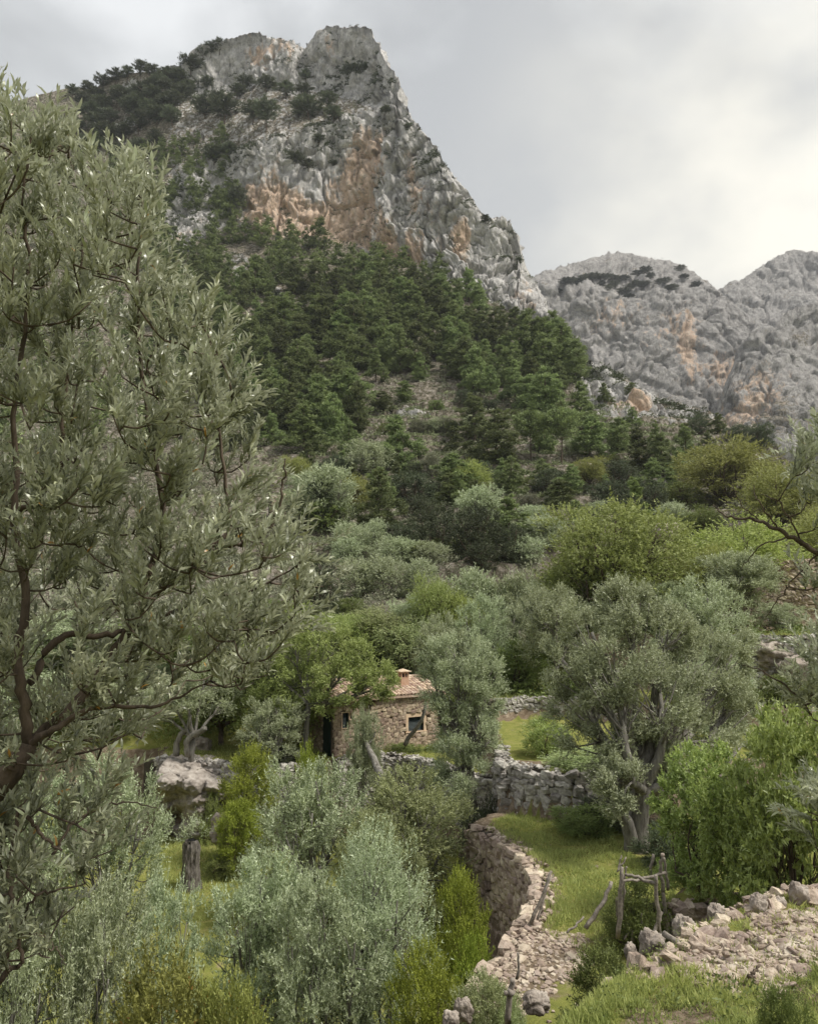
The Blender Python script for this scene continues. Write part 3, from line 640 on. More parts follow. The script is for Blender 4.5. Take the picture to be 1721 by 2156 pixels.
PR['olive'] = [make_proto('olive', 100+k, 5.0, 4.2, 10, 3600, 0.40, 0.095, 0.036, 13, trunk_h=.12, up=0.75, clumps=9, tight=.16, inner=.5, zsq=1.2, lobe=.44, base_lobes=True) for k in range(4)]
PR['olive_t'] = [make_proto('trunk_olive', 105+k, 5.0, 4.2, 9, 3800, 0.40, 0.095, 0.036, 13, trunk_h=.3, up=0.7, clumps=9, tight=.16, inner=.5, zsq=1.15, lobe=.43) for k in range(2)]
PR['oliveb'] = [make_proto('slim_olive', 110+k, 6.0, 3.8, 12, 3600, 0.45, 0.10, 0.028, 13, up=0.95, clumps=9, tight=.2, trunk_h=.12, zsq=1.35, lobe=.5, inner=.35, base_lobes=True) for k in range(2)]
PR['farolive'] = [make_proto('grove_olive', 120+k, 4.6, 4.6, 8, 1500, 0.5, 0.18, 0.07, 9, trunk_h=.12, up=0.7, clumps=8, tight=.28, lobe=.5, inner=.4, base_lobes=True) for k in range(3)]
PR['broad'] = [make_proto('broad_tree', 130+k, 6.0, 6.0, 13, 3800, 0.45, 0.115, 0.06, 10, trunk_h=.2, up=0.35, clumps=9, inner=.4, lobe=.44, tight=.34, bark='bark_dark', leaf='broad') for k in range(3)]
PR['shrub'] = [make_proto('shrub', 140+k, 2.0, 2.2, 8, 2400, 0.26, 0.06, 0.028, 11, trunk_h=.08, tr=.05, up=.5, clumps=8, base_lobes=True, leaf='shrub', bark='bark_dark') for k in range(3)]
PR['column'] = [make_proto('column_shrub', 150+k, 3.6, 2.4, 13, 3000, 0.32, 0.06, 0.03, 13, trunk_h=.05, tr=.05, up=1.0, rand=.45, clumps=7, tight=.2, lobe=.5, zsq=1.1, base_lobes=True, leaf='yellow', bark='bark_dark') for k in range(2)]
PR['oak'] = [make_proto('oak', 160+k, 5.5, 5.5, 11, 2000, 0.4, 0.15, 0.085, 9, trunk_h=.12, up=.35, clumps=8, lobe=.36, base_lobes=True, leaf='oak', bark='bark_dark') for k in range(3)]
PR['glossy'] = [make_proto('glossy_tree', 170+k, 4.5, 4.0, 15, 2700, 0.34, 0.125, 0.068, 11, trunk_h=.1, tr=.09, up=.5, rand=.6, clumps=8, tight=.18, lobe=.44, base_lobes=True, leaf='glossy', bark='bark_dark') for k in range(2)]

def make_pine(name, seed, H, W, nb, tufts, umbrella=False, bare=0.12, q=0.5, leaf='pine'):
    rng = np.random.default_rng(seed); P_, D_, L_, W_, Rn = [], [], [], [], []
    tb = MB(); lean = rng.normal(0, .25, 2)
    tr = curve([(0, 0, -.5), (lean[0]*.5, lean[1]*.5, H*.4), (lean[0], lean[1], H*.97)], 10)
    tube(tb, tr, np.linspace(.2, .03, 10)*H/11., 6, .2)
    for k in range(nb):
        f = bare+(1-bare)*((k+.5)/nb)**(0.62 if umbrella else 0.85); z = H*f
        if umbrella: rad = W/2*math.sqrt(max(.02, 1-((f-.74)/.27)**2))*rng.uniform(.75, 1.05)
        else: rad = W/2*min(1, 1.0-(f-bare)/(1-bare)*0.97+.06)**0.62*min(1, .55+(f-bare)*4)*rng.uniform(.7, 1.1)
        a = k*2.4+rng.uniform(-.4, .4); c = np.array([np.interp(z, tr[:, 2], tr[:, 0]), np.interp(z, tr[:, 2], tr[:, 1]), z])
        e = c+np.array([rad*math.cos(a), rad*math.sin(a), rad*(.28 if not umbrella else .12)])
        tube(tb, curve([c, (c+e)/2-np.array([0, 0, .06*rad]), e], 4), np.linspace(.05, .015, 4)*H/11, 4)
        n = max(8, int(tufts*(rad/(W/2))+6)); s = rng.random(n)**.6
        p = c+(e-c)*s[:, None]+rng.normal(0, 1, (n, 3))*np.array([.3, .3, .2])*(.35+.3*rad)*.8
        p = p+unit(rng.normal(size=(n,3)))*.12
        P_.append(p); D_.append(unit(np.array([math.cos(a), math.sin(a), .9])+rng.normal(0, .7, (n, 3))))
        t0 = rng.random(); Rn.append(np.clip(.4*t0+.25*rng.random(n)+.35*s**2, 0, 1))  # tufts paler toward branch ends, a highlight painted into the needles
    p = np.concatenate(P_); d = np.concatenate(D_); rn = np.concatenate(Rn); n = len(p)
    mb = MB(); leaf_quads(mb, p, d, q*rng.uniform(.6, 1.3, n), q*.34*rng.uniform(.7, 1.2, n), rng, rnd=rn)
    o = Proto(); v = np.concatenate(mb.v); o.H = float(np.percentile(v[:, 2], 99.8)); o.W = float(np.percentile(abs(v[:, :2]), 98.5)*2)
    o.crown = mb.mesh(name+'_crown', M[leaf]); o.trunk = tb.mesh(name+'_trunk', M['bark_dark'], True); return o
def make_pine2(name, seed, H, W, twigs=2900, bare=.08):
    rng = np.random.default_rng(seed); lobes = []; n = int(rng.integers(10, 15)); ln_ = rng.normal(0, .25, 2)
    for k in range(n):
        f = (k+.5)/n; z = H*(bare+(1-bare)*(f*.93+.02)); rad = W/2*(1-f**1.8)*rng.uniform(.2, .85); a = 2.4*k+rng.uniform(-.6, .6); s_ = (W*.235*(1-f*.55))*rng.uniform(.75, 1.2)
        lobes.append((rad*math.cos(a)+ln_[0]*f, rad*math.sin(a)+ln_[1]*f, z, s_*1.2, s_*1.2, s_*rng.uniform(.85, 1.15)))
    lobes.append((ln_[0], ln_[1], H*.96, W*.09, W*.09, H*.05))
    mb, pts, cl = crown(rng, lobes, twigs, .5, .33, .115, 6, up=.9, rand=.5, clumps=8, tight=.2, inner=.35)
    o = Proto(); v = np.concatenate(mb.v); o.H = float(np.percentile(v[:, 2], 99.7)); o.W = float(np.percentile(abs(v[:, :2]), 98.5)*2)
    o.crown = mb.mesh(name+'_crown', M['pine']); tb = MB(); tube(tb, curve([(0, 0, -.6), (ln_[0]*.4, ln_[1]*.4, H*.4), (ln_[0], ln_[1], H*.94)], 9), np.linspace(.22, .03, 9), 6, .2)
    for lo in lobes[:-1]: tube(tb, curve([(lo[0]*.1, lo[1]*.1, lo[2]-.5), (lo[0]*.6, lo[1]*.6, lo[2]-.3), lo[:3]], 4), np.linspace(.07, .02, 4), 4)
    o.trunk = tb.mesh(name+'_trunk', M['bark_dark'], True); return o
PR['pine'] = [make_pine2('pine', 240+k, 10+.6*(k % 4), 5.6+.5*(k % 3), bare=.05+.05*(k % 2)) for k in range(7)]
PR['oldpine'] = [make_pine('pine', 200+k, 11, 6.2+.6*(k % 3), 64, 130, bare=.05, q=.55) for k in range(1)]
PR['umbrella'] = [make_pine('umbrella_pine', 220+k, 10, 7.5, 60, 110, umbrella=True, bare=.45) for k in range(2)]
PR['crest'] = [make_pine('crest_pine', 230+k, 9, 6.5, 36, 60, umbrella=(k != 1), bare=.3, q=.75, leaf='crest') for k in range(3)]
CNT = {}
def tree(kind, name, loc, h, wd, label, cat, mat=None, group=None, parts=True, idx=None, wy=None):
    k = CNT[kind] = CNT.get(kind, -1)+1
    pr = PR[kind][(k if idx is None else idx) % len(PR[kind])]
    t = thing(name, label, cat, loc, random.uniform(0, 6.283), group, (wd/pr.W, (wy or wd)/pr.W, h/pr.H))
    c = link('crown', pr.crown, t); 
    if mat: setmat(c, M[mat])
    if parts: link('trunk', pr.trunk, t)
    return t
def near_tree(kind, name, u, vtop, wpx, d, label, cat='tree', mat=None, group=None, z=None, idx=None, h=None):
    p = P(u, vtop, d); z0 = gz(p[0], p[1]) if z is None else z
    return tree(kind, name, (p[0], p[1], z0-0.05), max(.4, p[2]-z0, (.5 if kind not in ('shrub', 'column') else .3)*wpx/F*d), wpx/F*d, label, cat, mat, group, idx=idx)
def hill_tree(kind, name, u, vb, vtop, wpx, label, cat='tree', mat=None, group=None, idx=None, sink=.3):
    b = hill_at(u, vb).copy(); d = float(b@FW); h = (vb-vtop)/F*d
    return tree(kind, name, (b[0], b[1], b[2]-sink), h, wpx/F*d, label, cat, mat, group, idx=idx)

# ------------------------------------------------------------------ pine forest on the mountain
FOREST = [(300, 330), (400, 300), (478, 300), (492, 400), (512, 492), (600, 506), (700, 520), (780, 552), (850, 572), (950, 618), (1030, 656), (1110, 692), (1150, 722), (1190, 765), (1212, 800), (1195, 862), (1140, 868), (1090, 852), (1010, 840), (930, 806), (850, 800), (780, 812), (745, 905), (690, 940), (620, 945), (560, 960), (470, 960), (400, 760), (330, 700)]
def scatter(poly, n, sep, rng, avoid=()):
    xs_ = [a for a, b in poly]; ys_ = [b for a, b in poly]; pts = []; tries = 0
    while len(pts) < n and tries < n*60:
        tries += 1; u = rng.uniform(min(xs_), max(xs_)); v = rng.uniform(min(ys_), max(ys_))
        if poly_sd(np.array([u]), np.array([v]), poly)[0] < 0: continue
        s = sep*(0.75+0.5*(v-300)/600)
        if any(abs(u-a) < s and ((u-a)/s)**2+((v-b)/(s*.8))**2 < 1 for a, b in pts): continue
        if any(((u-a)/ra)**2+((v-b)/rb)**2 < 1 for a, b, ra, rb in avoid): continue
        pts.append((u, v))
    return pts
rf = np.random.default_rng(5)
AV = [(385, 490, 46, 50), (520, 560, 40, 36), (588, 650, 22, 44), (860, 870, 50, 22), (760, 860, 18, 40)]
fp = scatter(FOREST, 250, 24, rf, AV)
upw = MB(); LODP = []
for k in range(4):
    rl = np.random.default_rng(420+k); nn_ = 9; lb = [((1-(q_/nn_)**1.6)*1.7*math.cos(2.4*q_+k), (1-(q_/nn_)**1.6)*1.7*math.sin(2.4*q_+k), .9+9.2*q_/nn_, 1.5*(1-.5*q_/nn_), 1.5*(1-.5*q_/nn_), 1.35*(1-.45*q_/nn_)) for q_ in range(nn_+1)]
    m_, _, _ = crown(rl, lb, 640, .6, .55, .19, 5, up=.9, clumps=7, tight=.22, inner=.35); LODP.append((np.concatenate(m_.v), np.concatenate(m_.f), np.concatenate(m_.r)))
fps = sorted(fp, key=lambda a: a[1]); NUP = max(0, len(fps)-164)
for u, v in fps[:NUP]:
    b = hill_at(u, v); d = float(b@FW); h_ = np.interp(v, [330, 500, 700], [46, 66, 96])*rf.uniform(.58, 1.08)/F*d; w_ = h_*rf.uniform(.62, .9); k = rf.integers(4); vv_, ff_, r_ = LODP[k]
    upw.add((vv_*np.array([w_/5.6, w_/5.6, h_/11.0]))@rotm_z(rf.uniform(0, 6.28)).T+b-np.array([0, 0, .3]), ff_, np.clip(r_+rf.uniform(-.16, .16), 0, 1))
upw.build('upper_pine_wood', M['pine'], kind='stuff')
for u, v in fps[NUP:]:
    hpx = np.interp(v, [330, 500, 700, 900], [46, 66, 96, 112])*rf.uniform(.58, 1.08); wpx = hpx*rf.uniform(.62, .9)
    sz_ = 'tall' if hpx > np.interp(v, [330, 500, 700, 900], [44, 60, 86, 104])*1.05 else ('small' if hpx < np.interp(v, [330, 500, 700, 900], [44, 60, 86, 104])*.88 else 'middling')
    if v < 470: lab, g = sz_+(' dark pine high in the gully left of the orange cliff face' if v < 400 else ' dark pine low in the gully left of the orange cliff face'), 'pines in the gully left of the cliff'
    elif v < 640:
        w_ = 'left end of the cliff foot' if u < 540 else 'orange part of the cliff' if u < 700 else 'middle of the cliff foot' if u < 860 else 'grey right end of the cliff'
        lab, g = sz_+' pine in the top rows under the '+w_, 'pines under the cliff foot'
    elif u < 560: lab, g = sz_+' pine left of the scree gully, '+('upper' if v < 740 else 'lower')+' part', 'pines left of the scree gully'
    elif v < 780:
        w_ = 'beside the scree gully' if u < 680 else 'left of its centre' if u < 830 else 'right of its centre' if u < 1000 else 'near the bare rocky rim'
        lab, g = sz_+' pine in the middle rows of the forest '+w_, 'pines in the middle of the forest'
    else:
        w_ = 'over the near olive tips' if u < 680 else 'above the stony terraces' if u < 1000 else 'above the umbrella pines' if u < 1160 else 'beside the pale rock slab'
        lab, g = sz_+' pine in the lowest row of the forest '+w_, 'pines along the lower forest edge'
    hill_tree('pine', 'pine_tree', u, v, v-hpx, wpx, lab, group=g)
OPEN = [(640, 955, 850, 88, 'pale green pine with a full skirt at the left foot of the forest'), (705, 930, 822, 60, 'slim pine right of the full skirted pine at the forest foot'), (752, 915, 800, 58, 'slim dark pine above the grey olive on the slope'), (838, 985, 855, 84, 'broad dark pine standing alone left of the stony terraces'), (735, 960, 890, 44, 'small pale pine in front of the slim pines'), (1000, 920, 820, 90, 'rounded pine on the terraces left of the long trunked pine'), (1045, 975, 860, 110, 'largest rounded pine in the middle of the terraced slope'), (1225, 905, 790, 84, 'pine on the rim beside the pale rock slab'), (1150, 880, 770, 80, 'tall pine above the long trunked umbrella pine'), (1300, 950, 875, 60, 'pine below the pale rock slab on the right'), (1345, 985, 890, 64, 'dark pine on the lower right slope under the rock band'), (1390, 990, 905, 60, 'pine between the rock band and the ravine'), (1445, 965, 885, 54, 'dark narrow pine at the mouth of the ravine'), (1370, 1040, 955, 70, 'pine low on the slope left of the ravine trees'), (1415, 1030, 960, 56, 'small pine beside the ravine trees'), (1240, 960, 880, 70, 'pine right of the umbrella pines'), (950, 1045, 955, 90, 'broad pine over the stony lower terraces'), (1200, 1050, 985, 60, 'dark pine above the big light green tree'), (1180, 1085, 1025, 70, 'low rounded pine touching the big light green tree'), (1070, 1150, 1048, 96, 'bright green conical pine right of the dark oaks'), (800, 1120, 985, 86, 'yellowish pine right of the large grey olive on the slope'), (1000, 1085, 1030, 60, 'small yellow green pine above the dark oaks'), (1140, 1010, 950, 50, 'small pine below the umbrella pines')]
for u, vb, vt, wp_, lab in OPEN: hill_tree('pine', 'pine_tree', u, vb, vt-6, wp_*1.15, lab, group='pines standing apart on the terraced slope')
hill_tree('umbrella', 'umbrella_pine', 1117, 968, 848, 78, 'umbrella pine with a long bare trunk on the terraced slope', group='umbrella pines', idx=0)
hill_tree('umbrella', 'umbrella_pine', 1182, 975, 848, 84, 'umbrella pine right beside the one with the long bare trunk', group='umbrella pines', idx=1)
hill_tree('pine', 'pine_tree', 1338, 1110, 1006, 70, 'pale yellow green pointed pine rising over the light green tree', mat='pine_pale', idx=1)
CREST = [(150, 205, 30), (185, 200, 34), (215, 190, 34), (240, 176, 34), (262, 168, 36), (290, 166, 40), (318, 166, 36), (350, 162, 30), (372, 160, 26), (398, 150, 46), (424, 118, 34), (442, 112, 36), (460, 106, 30), (385, 190, 40), (350, 205, 44), (320, 225, 44), (290, 235, 44), (250, 230, 44), (215, 245, 46), (185, 260, 46), (365, 240, 48), (330, 265, 48), (295, 285, 48), (260, 300, 46), (225, 310, 48), (190, 320, 48), (385, 215, 40), (345, 180, 34), (395, 175, 36), (170, 235, 40), (200, 215, 36), (240, 205, 36), (275, 215, 36), (310, 195, 36), (330, 320, 46), (290, 330, 46), (250, 350, 46), (160, 290, 44), (370, 180, 40), (335, 190, 38), (300, 205, 40), (270, 250, 44), (310, 250, 46), (340, 240, 46), (230, 270, 46), (200, 285, 46), (365, 270, 46)]
for u, vb, h_ in CREST:
    hill_tree('crest', 'pine_tree', u, vb, vb-h_*rf.uniform(.85, 1.15), h_*rf.uniform(.8, 1.2), ('small dark pine on the wooded left shoulder, '+('next to the crag' if u > 330 else 'in its middle' if u > 240 else 'behind the near olive top')+(' high up' if vb < 240 else ' lower down')) if vb > 170 else 'small dark pine standing against the sky on the left crest', group='pines on the left shoulder' if vb > 170 else 'pines on the left crest')
LEDGE = [(430, 250, 52, 60), (475, 262, 60, 66), (455, 235, 40, 44), (560, 275, 74, 60), (535, 262, 46, 50), (650, 246, 60, 66), (625, 240, 44, 44), (690, 230, 40, 40), (640, 160, 30, 26), (520, 200, 34, 40), (560, 195, 34, 40), (600, 200, 34, 44), (500, 215, 34, 38), (430, 175, 34, 30), (700, 250, 34, 44), (640, 205, 34, 40), (620, 345, 30, 36), (650, 360, 26, 30), (500, 470, 80, 40), (450, 345, 50, 50), (475, 330, 40, 40), (725, 150, 30, 40), (745, 130, 20, 26), (810, 240, 20, 24), (700, 345, 18, 22), (670, 300, 24, 26), (1020, 470, 20, 22), (860, 280, 14, 16)]
for u, vb, h_, w_ in LEDGE:
    hill_tree('crest', 'pine_tree', u, vb, vb-h_, w_, ('large' if w_ > 50 else 'middle sized' if w_ > 34 else 'small')+' dark pine rooted on '+('the left ledges of the peak' if u < 520 else 'the wide ledge across the peak' if u < 720 and vb < 300 else 'the face of the cliff' if u < 720 else 'the right edge of the peak'), group='pines on the ledges of the peak')

SLOPE = [(560, 900), (700, 900), (800, 830), (960, 830), (1120, 880), (1260, 900), (1420, 960), (1440, 1040), (1380, 1090), (1180, 1100), (1000, 1120), (860, 1080), (760, 1060), (640, 1000)]
taken = [(a, b, 36, 24) for a, b, *_ in OPEN]+[(1117, 968, 40, 26), (1182, 975, 40, 26), (870, 900, 40, 40)]
for k, (u, v) in enumerate(scatter(SLOPE, 62, 40, rf, taken)):
    side_ = 'left part of the stony terraces' if u < 800 else 'middle of the stony terraces' if u < 1020 else 'terraces below the umbrella pines' if u < 1220 else 'slope above the pointed pale pine'
    row_ = 'high on the ' if v < 930 else 'halfway down the ' if v < 1020 else 'low on the '
    t_ = k % 5
    if t_ in (0, 3): hill_tree('pine', 'pine_tree', u, v, v-rf.uniform(44, 80), rf.uniform(40, 58), 'scattered pine standing '+row_+side_, group='scattered pines on the terraces')
    elif t_ == 1: hill_tree('oak', 'oak_tree', u, v, v-rf.uniform(24, 40), rf.uniform(36, 60), 'dark rounded evergreen '+row_+side_, group='rounded evergreens on the terraces')
    elif t_ == 2: hill_tree('farolive', 'olive_tree', u, v, v-rf.uniform(24, 38), rf.uniform(34, 56), 'pale grey wild olive bush '+row_+side_, 'bush', 'olive', 'grey bushes on the terraces')
    else: hill_tree('oak', 'shrub', u, v, v-rf.uniform(18, 30), rf.uniform(30, 50), 'mid green bush '+row_+side_, 'bush', 'shrub', 'green bushes on the terraces')
for u, v, h_, w_, kd in [(1330, 830, 30, 26, 'pine'), (1470, 905, 44, 50, 'oak'), (1510, 915, 50, 40, 'pine'), (1555, 925, 46, 60, 'oak'), (1600, 940, 50, 60, 'oak'), (1440, 930, 50, 44, 'pine'), (1490, 950, 50, 44, 'pine'), (1330, 890, 44, 40, 'pine'), (1270, 850, 50, 40, 'pine')]:
    hill_tree(kd, kd+'_tree', u, v, v-h_, w_, ('dark evergreen' if kd == 'oak' else 'pine')+(' on the rocky rim right of the forest' if u < 1390 else ' in the shade of the ravine mouth' if u < 1500 else ' at the right end of the ravine'), group='trees on the rim and in the ravine')
BELT = [(590, 975), (800, 1000), (1000, 1030), (1180, 1010), (1330, 1010), (1440, 1060), (1400, 1110), (1200, 1130), (1120, 1180), (1020, 1215), (900, 1205), (760, 1190), (640, 1130)]
tk = [(u, vb-20, 34, 22) for u, vb in [(695, 1112), (850, 1165), (930, 1178), (1005, 1195), (815, 1120), (800, 1120), (950, 1045), (1070, 1150)]]
for k, (u, v) in enumerate(scatter(BELT, 50, 46, rf, tk)):
    where = 'left of the dark oak row' if u < 800 else 'over the dark oak row' if u < 1010 and v < 1110 else 'among the dark oaks' if u < 1040 else 'left of the big light green tree' if u < 1180 else 'behind the big light green tree' if u < 1320 else 'right of the pointed pale pine'
    t_ = (0, 1, 2, 0, 3, 1, 4)[k % 7]; w_ = rf.uniform(70, 120); h_ = w_*rf.uniform(.68, .95)
    if t_ == 0: hill_tree('oak', 'oak_tree', u, v, v-h_, w_, 'dark bushy oak of the tree belt '+where, group='oaks of the tree belt')
    elif t_ == 1: hill_tree('farolive', 'olive_tree', u, v, v-h_*.8, w_*.85, 'grey olive of the tree belt '+where, mat='olive', group='olives of the tree belt')
    elif t_ == 2: hill_tree('broad', 'broadleaf_tree', u, v, v-h_, w_, 'fresh green leafy tree of the belt '+where, mat='lime', group='green trees of the belt')
    elif t_ == 3: hill_tree('pine', 'pine_tree', u, v, v-h_*1.1, w_*.75, 'rounded pine of the tree belt '+where, group='pines of the tree belt')
    else: hill_tree('oak', 'oak_tree', u, v, v-h_*.8, w_, 'mid green evergreen of the tree belt '+where, mat='shrub', group='evergreens of the tree belt')
# scrub: low bushes nobody could count
def scrub(name, pts, sizes, mat, leaves=26, q=.34, seed=3):
    rng = np.random.default_rng(seed); n = len(pts); k = np.repeat(np.arange(n), leaves)
    d = unit(rng.normal(size=(len(k), 3))+np.array([0, 0, .4])); d[:, 2] = abs(d[:, 2])*.9-.1
    p = pts[k]+d*sizes[k][:, None]*(.45+.55*rng.random(len(k))[:, None])*np.array([1, 1, .8])
    mb = MB(); t = rng.random(n)
    leaf_quads(mb, p, d+rng.normal(0, .6, d.shape), np.minimum(q*1.7, q*sizes[k]*1.6)*rng.uniform(.7, 1.3, len(k)), np.minimum(q, q*sizes[k]*.9), rng, rnd=np.clip(.65*t[k]+.3*rng.random(len(k)), 0, 1))
    return mb.build(name, M[mat], kind='stuff')
rs = np.random.default_rng(12)
inview = (uf > -120) & (uf < 1640) & (np.arange(len(uf)) < nr*len(cols))
wgt = soilm*(0.25+sstep(-.2, .3, fbm(pf2/14., 3, 71)))*inview*np.where(vf_ > 780, 1.0, .8)
# weight by true area so that the cover is even on the ground
dA = np.linalg.norm(np.cross(np.gradient(g3, axis=1), np.gradient(g3, axis=0)), axis=2).ravel(); dA = np.minimum(dA, 4)
wgt = wgt*dA
for nm_, msk, cnt_, lv_, q_ in (('scrub', vf_ < 960, 6500, 22, .32), ('low_scrub', (vf_ >= 960) & (vf_ < 1110), 1900, 48, .23), ('lower_scrub', vf_ >= 1110, 1300, 90, .14)):
    wq_ = wgt*msk; ii = rs.choice(len(uf), cnt_, p=wq_/wq_.sum())
    scrub(nm_, pf2[ii]+rs.normal(0, .25, (len(ii), 3)), rs.gamma(3, .22, len(ii))+.25, 'scrub', lv_, q_)
qs = np.concatenate([sample([(520, 830), (1240, 830), (1500, 930), (1480, 1010), (520, 1010)], 3000, rs), sample([(560, 1010), (1480, 1010), (1400, 1110), (560, 1180)], 1300, rs)])
jc = np.clip(np.searchsorted(cols, qs[:, 0]), 0, len(cols)-1); ic = np.array([int(np.argmin(abs(Vr[:, j_]-v_))) for j_, v_ in zip(jc, qs[:, 1])]); ps = HILL[ic, jc]
nse = fbm(ps/16., 3, 81); kp = nse+rs.normal(0, .2, len(ps)) > -.12; ps = ps[kp]; fr_ = (qs[kp][:, 1] > 1010)
scrub('slope_bushes', ps[~fr_], rs.gamma(3, .26, int((~fr_).sum()))+.3, 'slope', 34, .27, 82); scrub('lower_slope_bushes', ps[fr_], rs.gamma(3, .2, int(fr_.sum()))+.25, 'slope', 64, .18, 83)
qh = np.concatenate([sample([(-200, 300), (300, 320), (420, 960), (-200, 960)], 1300, rs), sample([(-300, 960), (560, 960), (560, 1300), (-300, 1300)], 700, rs)])
jc = np.clip(np.searchsorted(cols, qh[:, 0]), 0, len(cols)-1); ic = np.array([int(np.argmin(abs(Vr[:, j_]-v_))) for j_, v_ in zip(jc, qh[:, 1])]); ph_ = HILL[ic, jc]
scrub('hillside_wood', ph_, rs.gamma(3, .3, len(qh))+.4, 'scrub', 40, .28, 85)
lowp = []
for k in range(3):
    rl = np.random.default_rng(400+k); lb = [((1-f)*1.1*math.cos(2.4*q_), (1-f)*1.1*math.sin(2.4*q_), 1.2+9.3*f, 1.9*(1-.6*f), 1.9*(1-.6*f), 1.5*(1-.5*f)) for q_, f in enumerate(np.linspace(0, 1, 8))]
    m_, _, _ = crown(rl, lb, 170, .9, 1.0, .42, 5, up=.9, clumps=6, tight=.3); lowp.append((np.concatenate(m_.v), np.concatenate([a_ for a_ in m_.f]), np.concatenate(m_.r)))
qp = scatter([(-350, 420), (100, 260), (260, 330), (330, 700), (420, 960), (300, 1010), (-350, 1010)], 130, 44, np.random.default_rng(9)); mbp = MB()
for k, (u_, v_) in enumerate(qp):
    b = hill_at(u_, v_); vv_, ff_, r_ = lowp[k % 3]; a_ = rf.uniform(0, 6.28); sc_ = rf.uniform(.7, 1.15)
    mbp.add(vv_@rotm_z(a_).T*sc_+b, ff_, np.clip(r_+rf.uniform(-.2, .2), 0, 1))
mbp.build('hillside_pine_wood', M['pine'], kind='stuff')
wr = (1-.9*np.clip(ochre*1.5, 0, 1))*(rock > .5)*sstep(.28, .6, nz_)*inview*dA*sstep(-.1, .35, fbm(pf2/20., 3, 72)); ii = rs.choice(len(uf), 4600, p=wr/wr.sum())
scrub('cliff_scrub', pf2[ii], rs.gamma(2.2, .26, len(ii))+.25, 'oak', 18, seed=4)
for nm, (c_, V_, g_, rows_), cnt, seed in (('far_scrub', fa, 2600, 5), ('far_ridge_scrub', fb, 350, 6), ('ravine_scrub', fc, 900, 7)):
    f_ = g_[:rows_].reshape(-1, 3); nn = unit(np.cross(np.gradient(g_, axis=1), np.gradient(g_, axis=0)))[:rows_].reshape(-1, 3); vv = V_[:rows_].ravel(); uu = np.broadcast_to(c_, (rows_, len(c_))).ravel()
    wv = sstep(.2, .7, abs(nn[:, 2]))*sstep(-.1, .4, fbm(f_/45., 3, seed))+.02
    if nm == 'far_scrub': wv = wv*.5+3*np.exp(-((vv-(590+abs(uu-1340)*.06))/9)**2)*(abs(uu-1330) < 140)*sstep(-.3, .2, fbm(f_/30., 2, 9))+1.2*sstep(800, 900, vv)
    jj = np.random.default_rng(seed).choice(len(f_), cnt, p=wv/wv.sum())
    scrub(nm, f_[jj], np.random.default_rng(seed).gamma(3, .42, cnt)+.6, 'crest', 18, seed=seed)

BAND = [(1175, 612), (1188, 606), (1200, 601), (1215, 595), (1228, 591), (1240, 587), (1252, 585), (1264, 581), (1276, 580), (1290, 577), (1303, 576), (1318, 578), (1330, 594), (1342, 598), (1355, 597), (1368, 595), (1315, 600), (1328, 606), (1386, 600), (1400, 594), (1420, 603), (1410, 610), (1440, 590), (1345, 572), (1360, 575), (1280, 612), (1466, 602), (1430, 576), (1270, 590), (1295, 588)]
fbw = MB()
for u, v in BAND:
    j = int(np.argmin(abs(fa[0]-u))); i = int(np.argmin(abs(fa[1][:fa[3], j]-v))); b = fa[2][i, j]; d = float(b@FW)
    pm = PR['crest'][i % 3]; vv_ = np.array([x.co for x in pm.crown.vertices]); ff_ = np.array([list(x.vertices) for x in pm.crown.polygons])
    fbw.add(vv_*np.array([rf.uniform(18, 30)/F*d/pm.W]*2+[rf.uniform(15, 22)/F*d/pm.H])+b-np.array([0, 0, 1]), ff_, rf.uniform(0, .8))
fbw.build('far_pine_wood', M['crest'], kind='stuff')
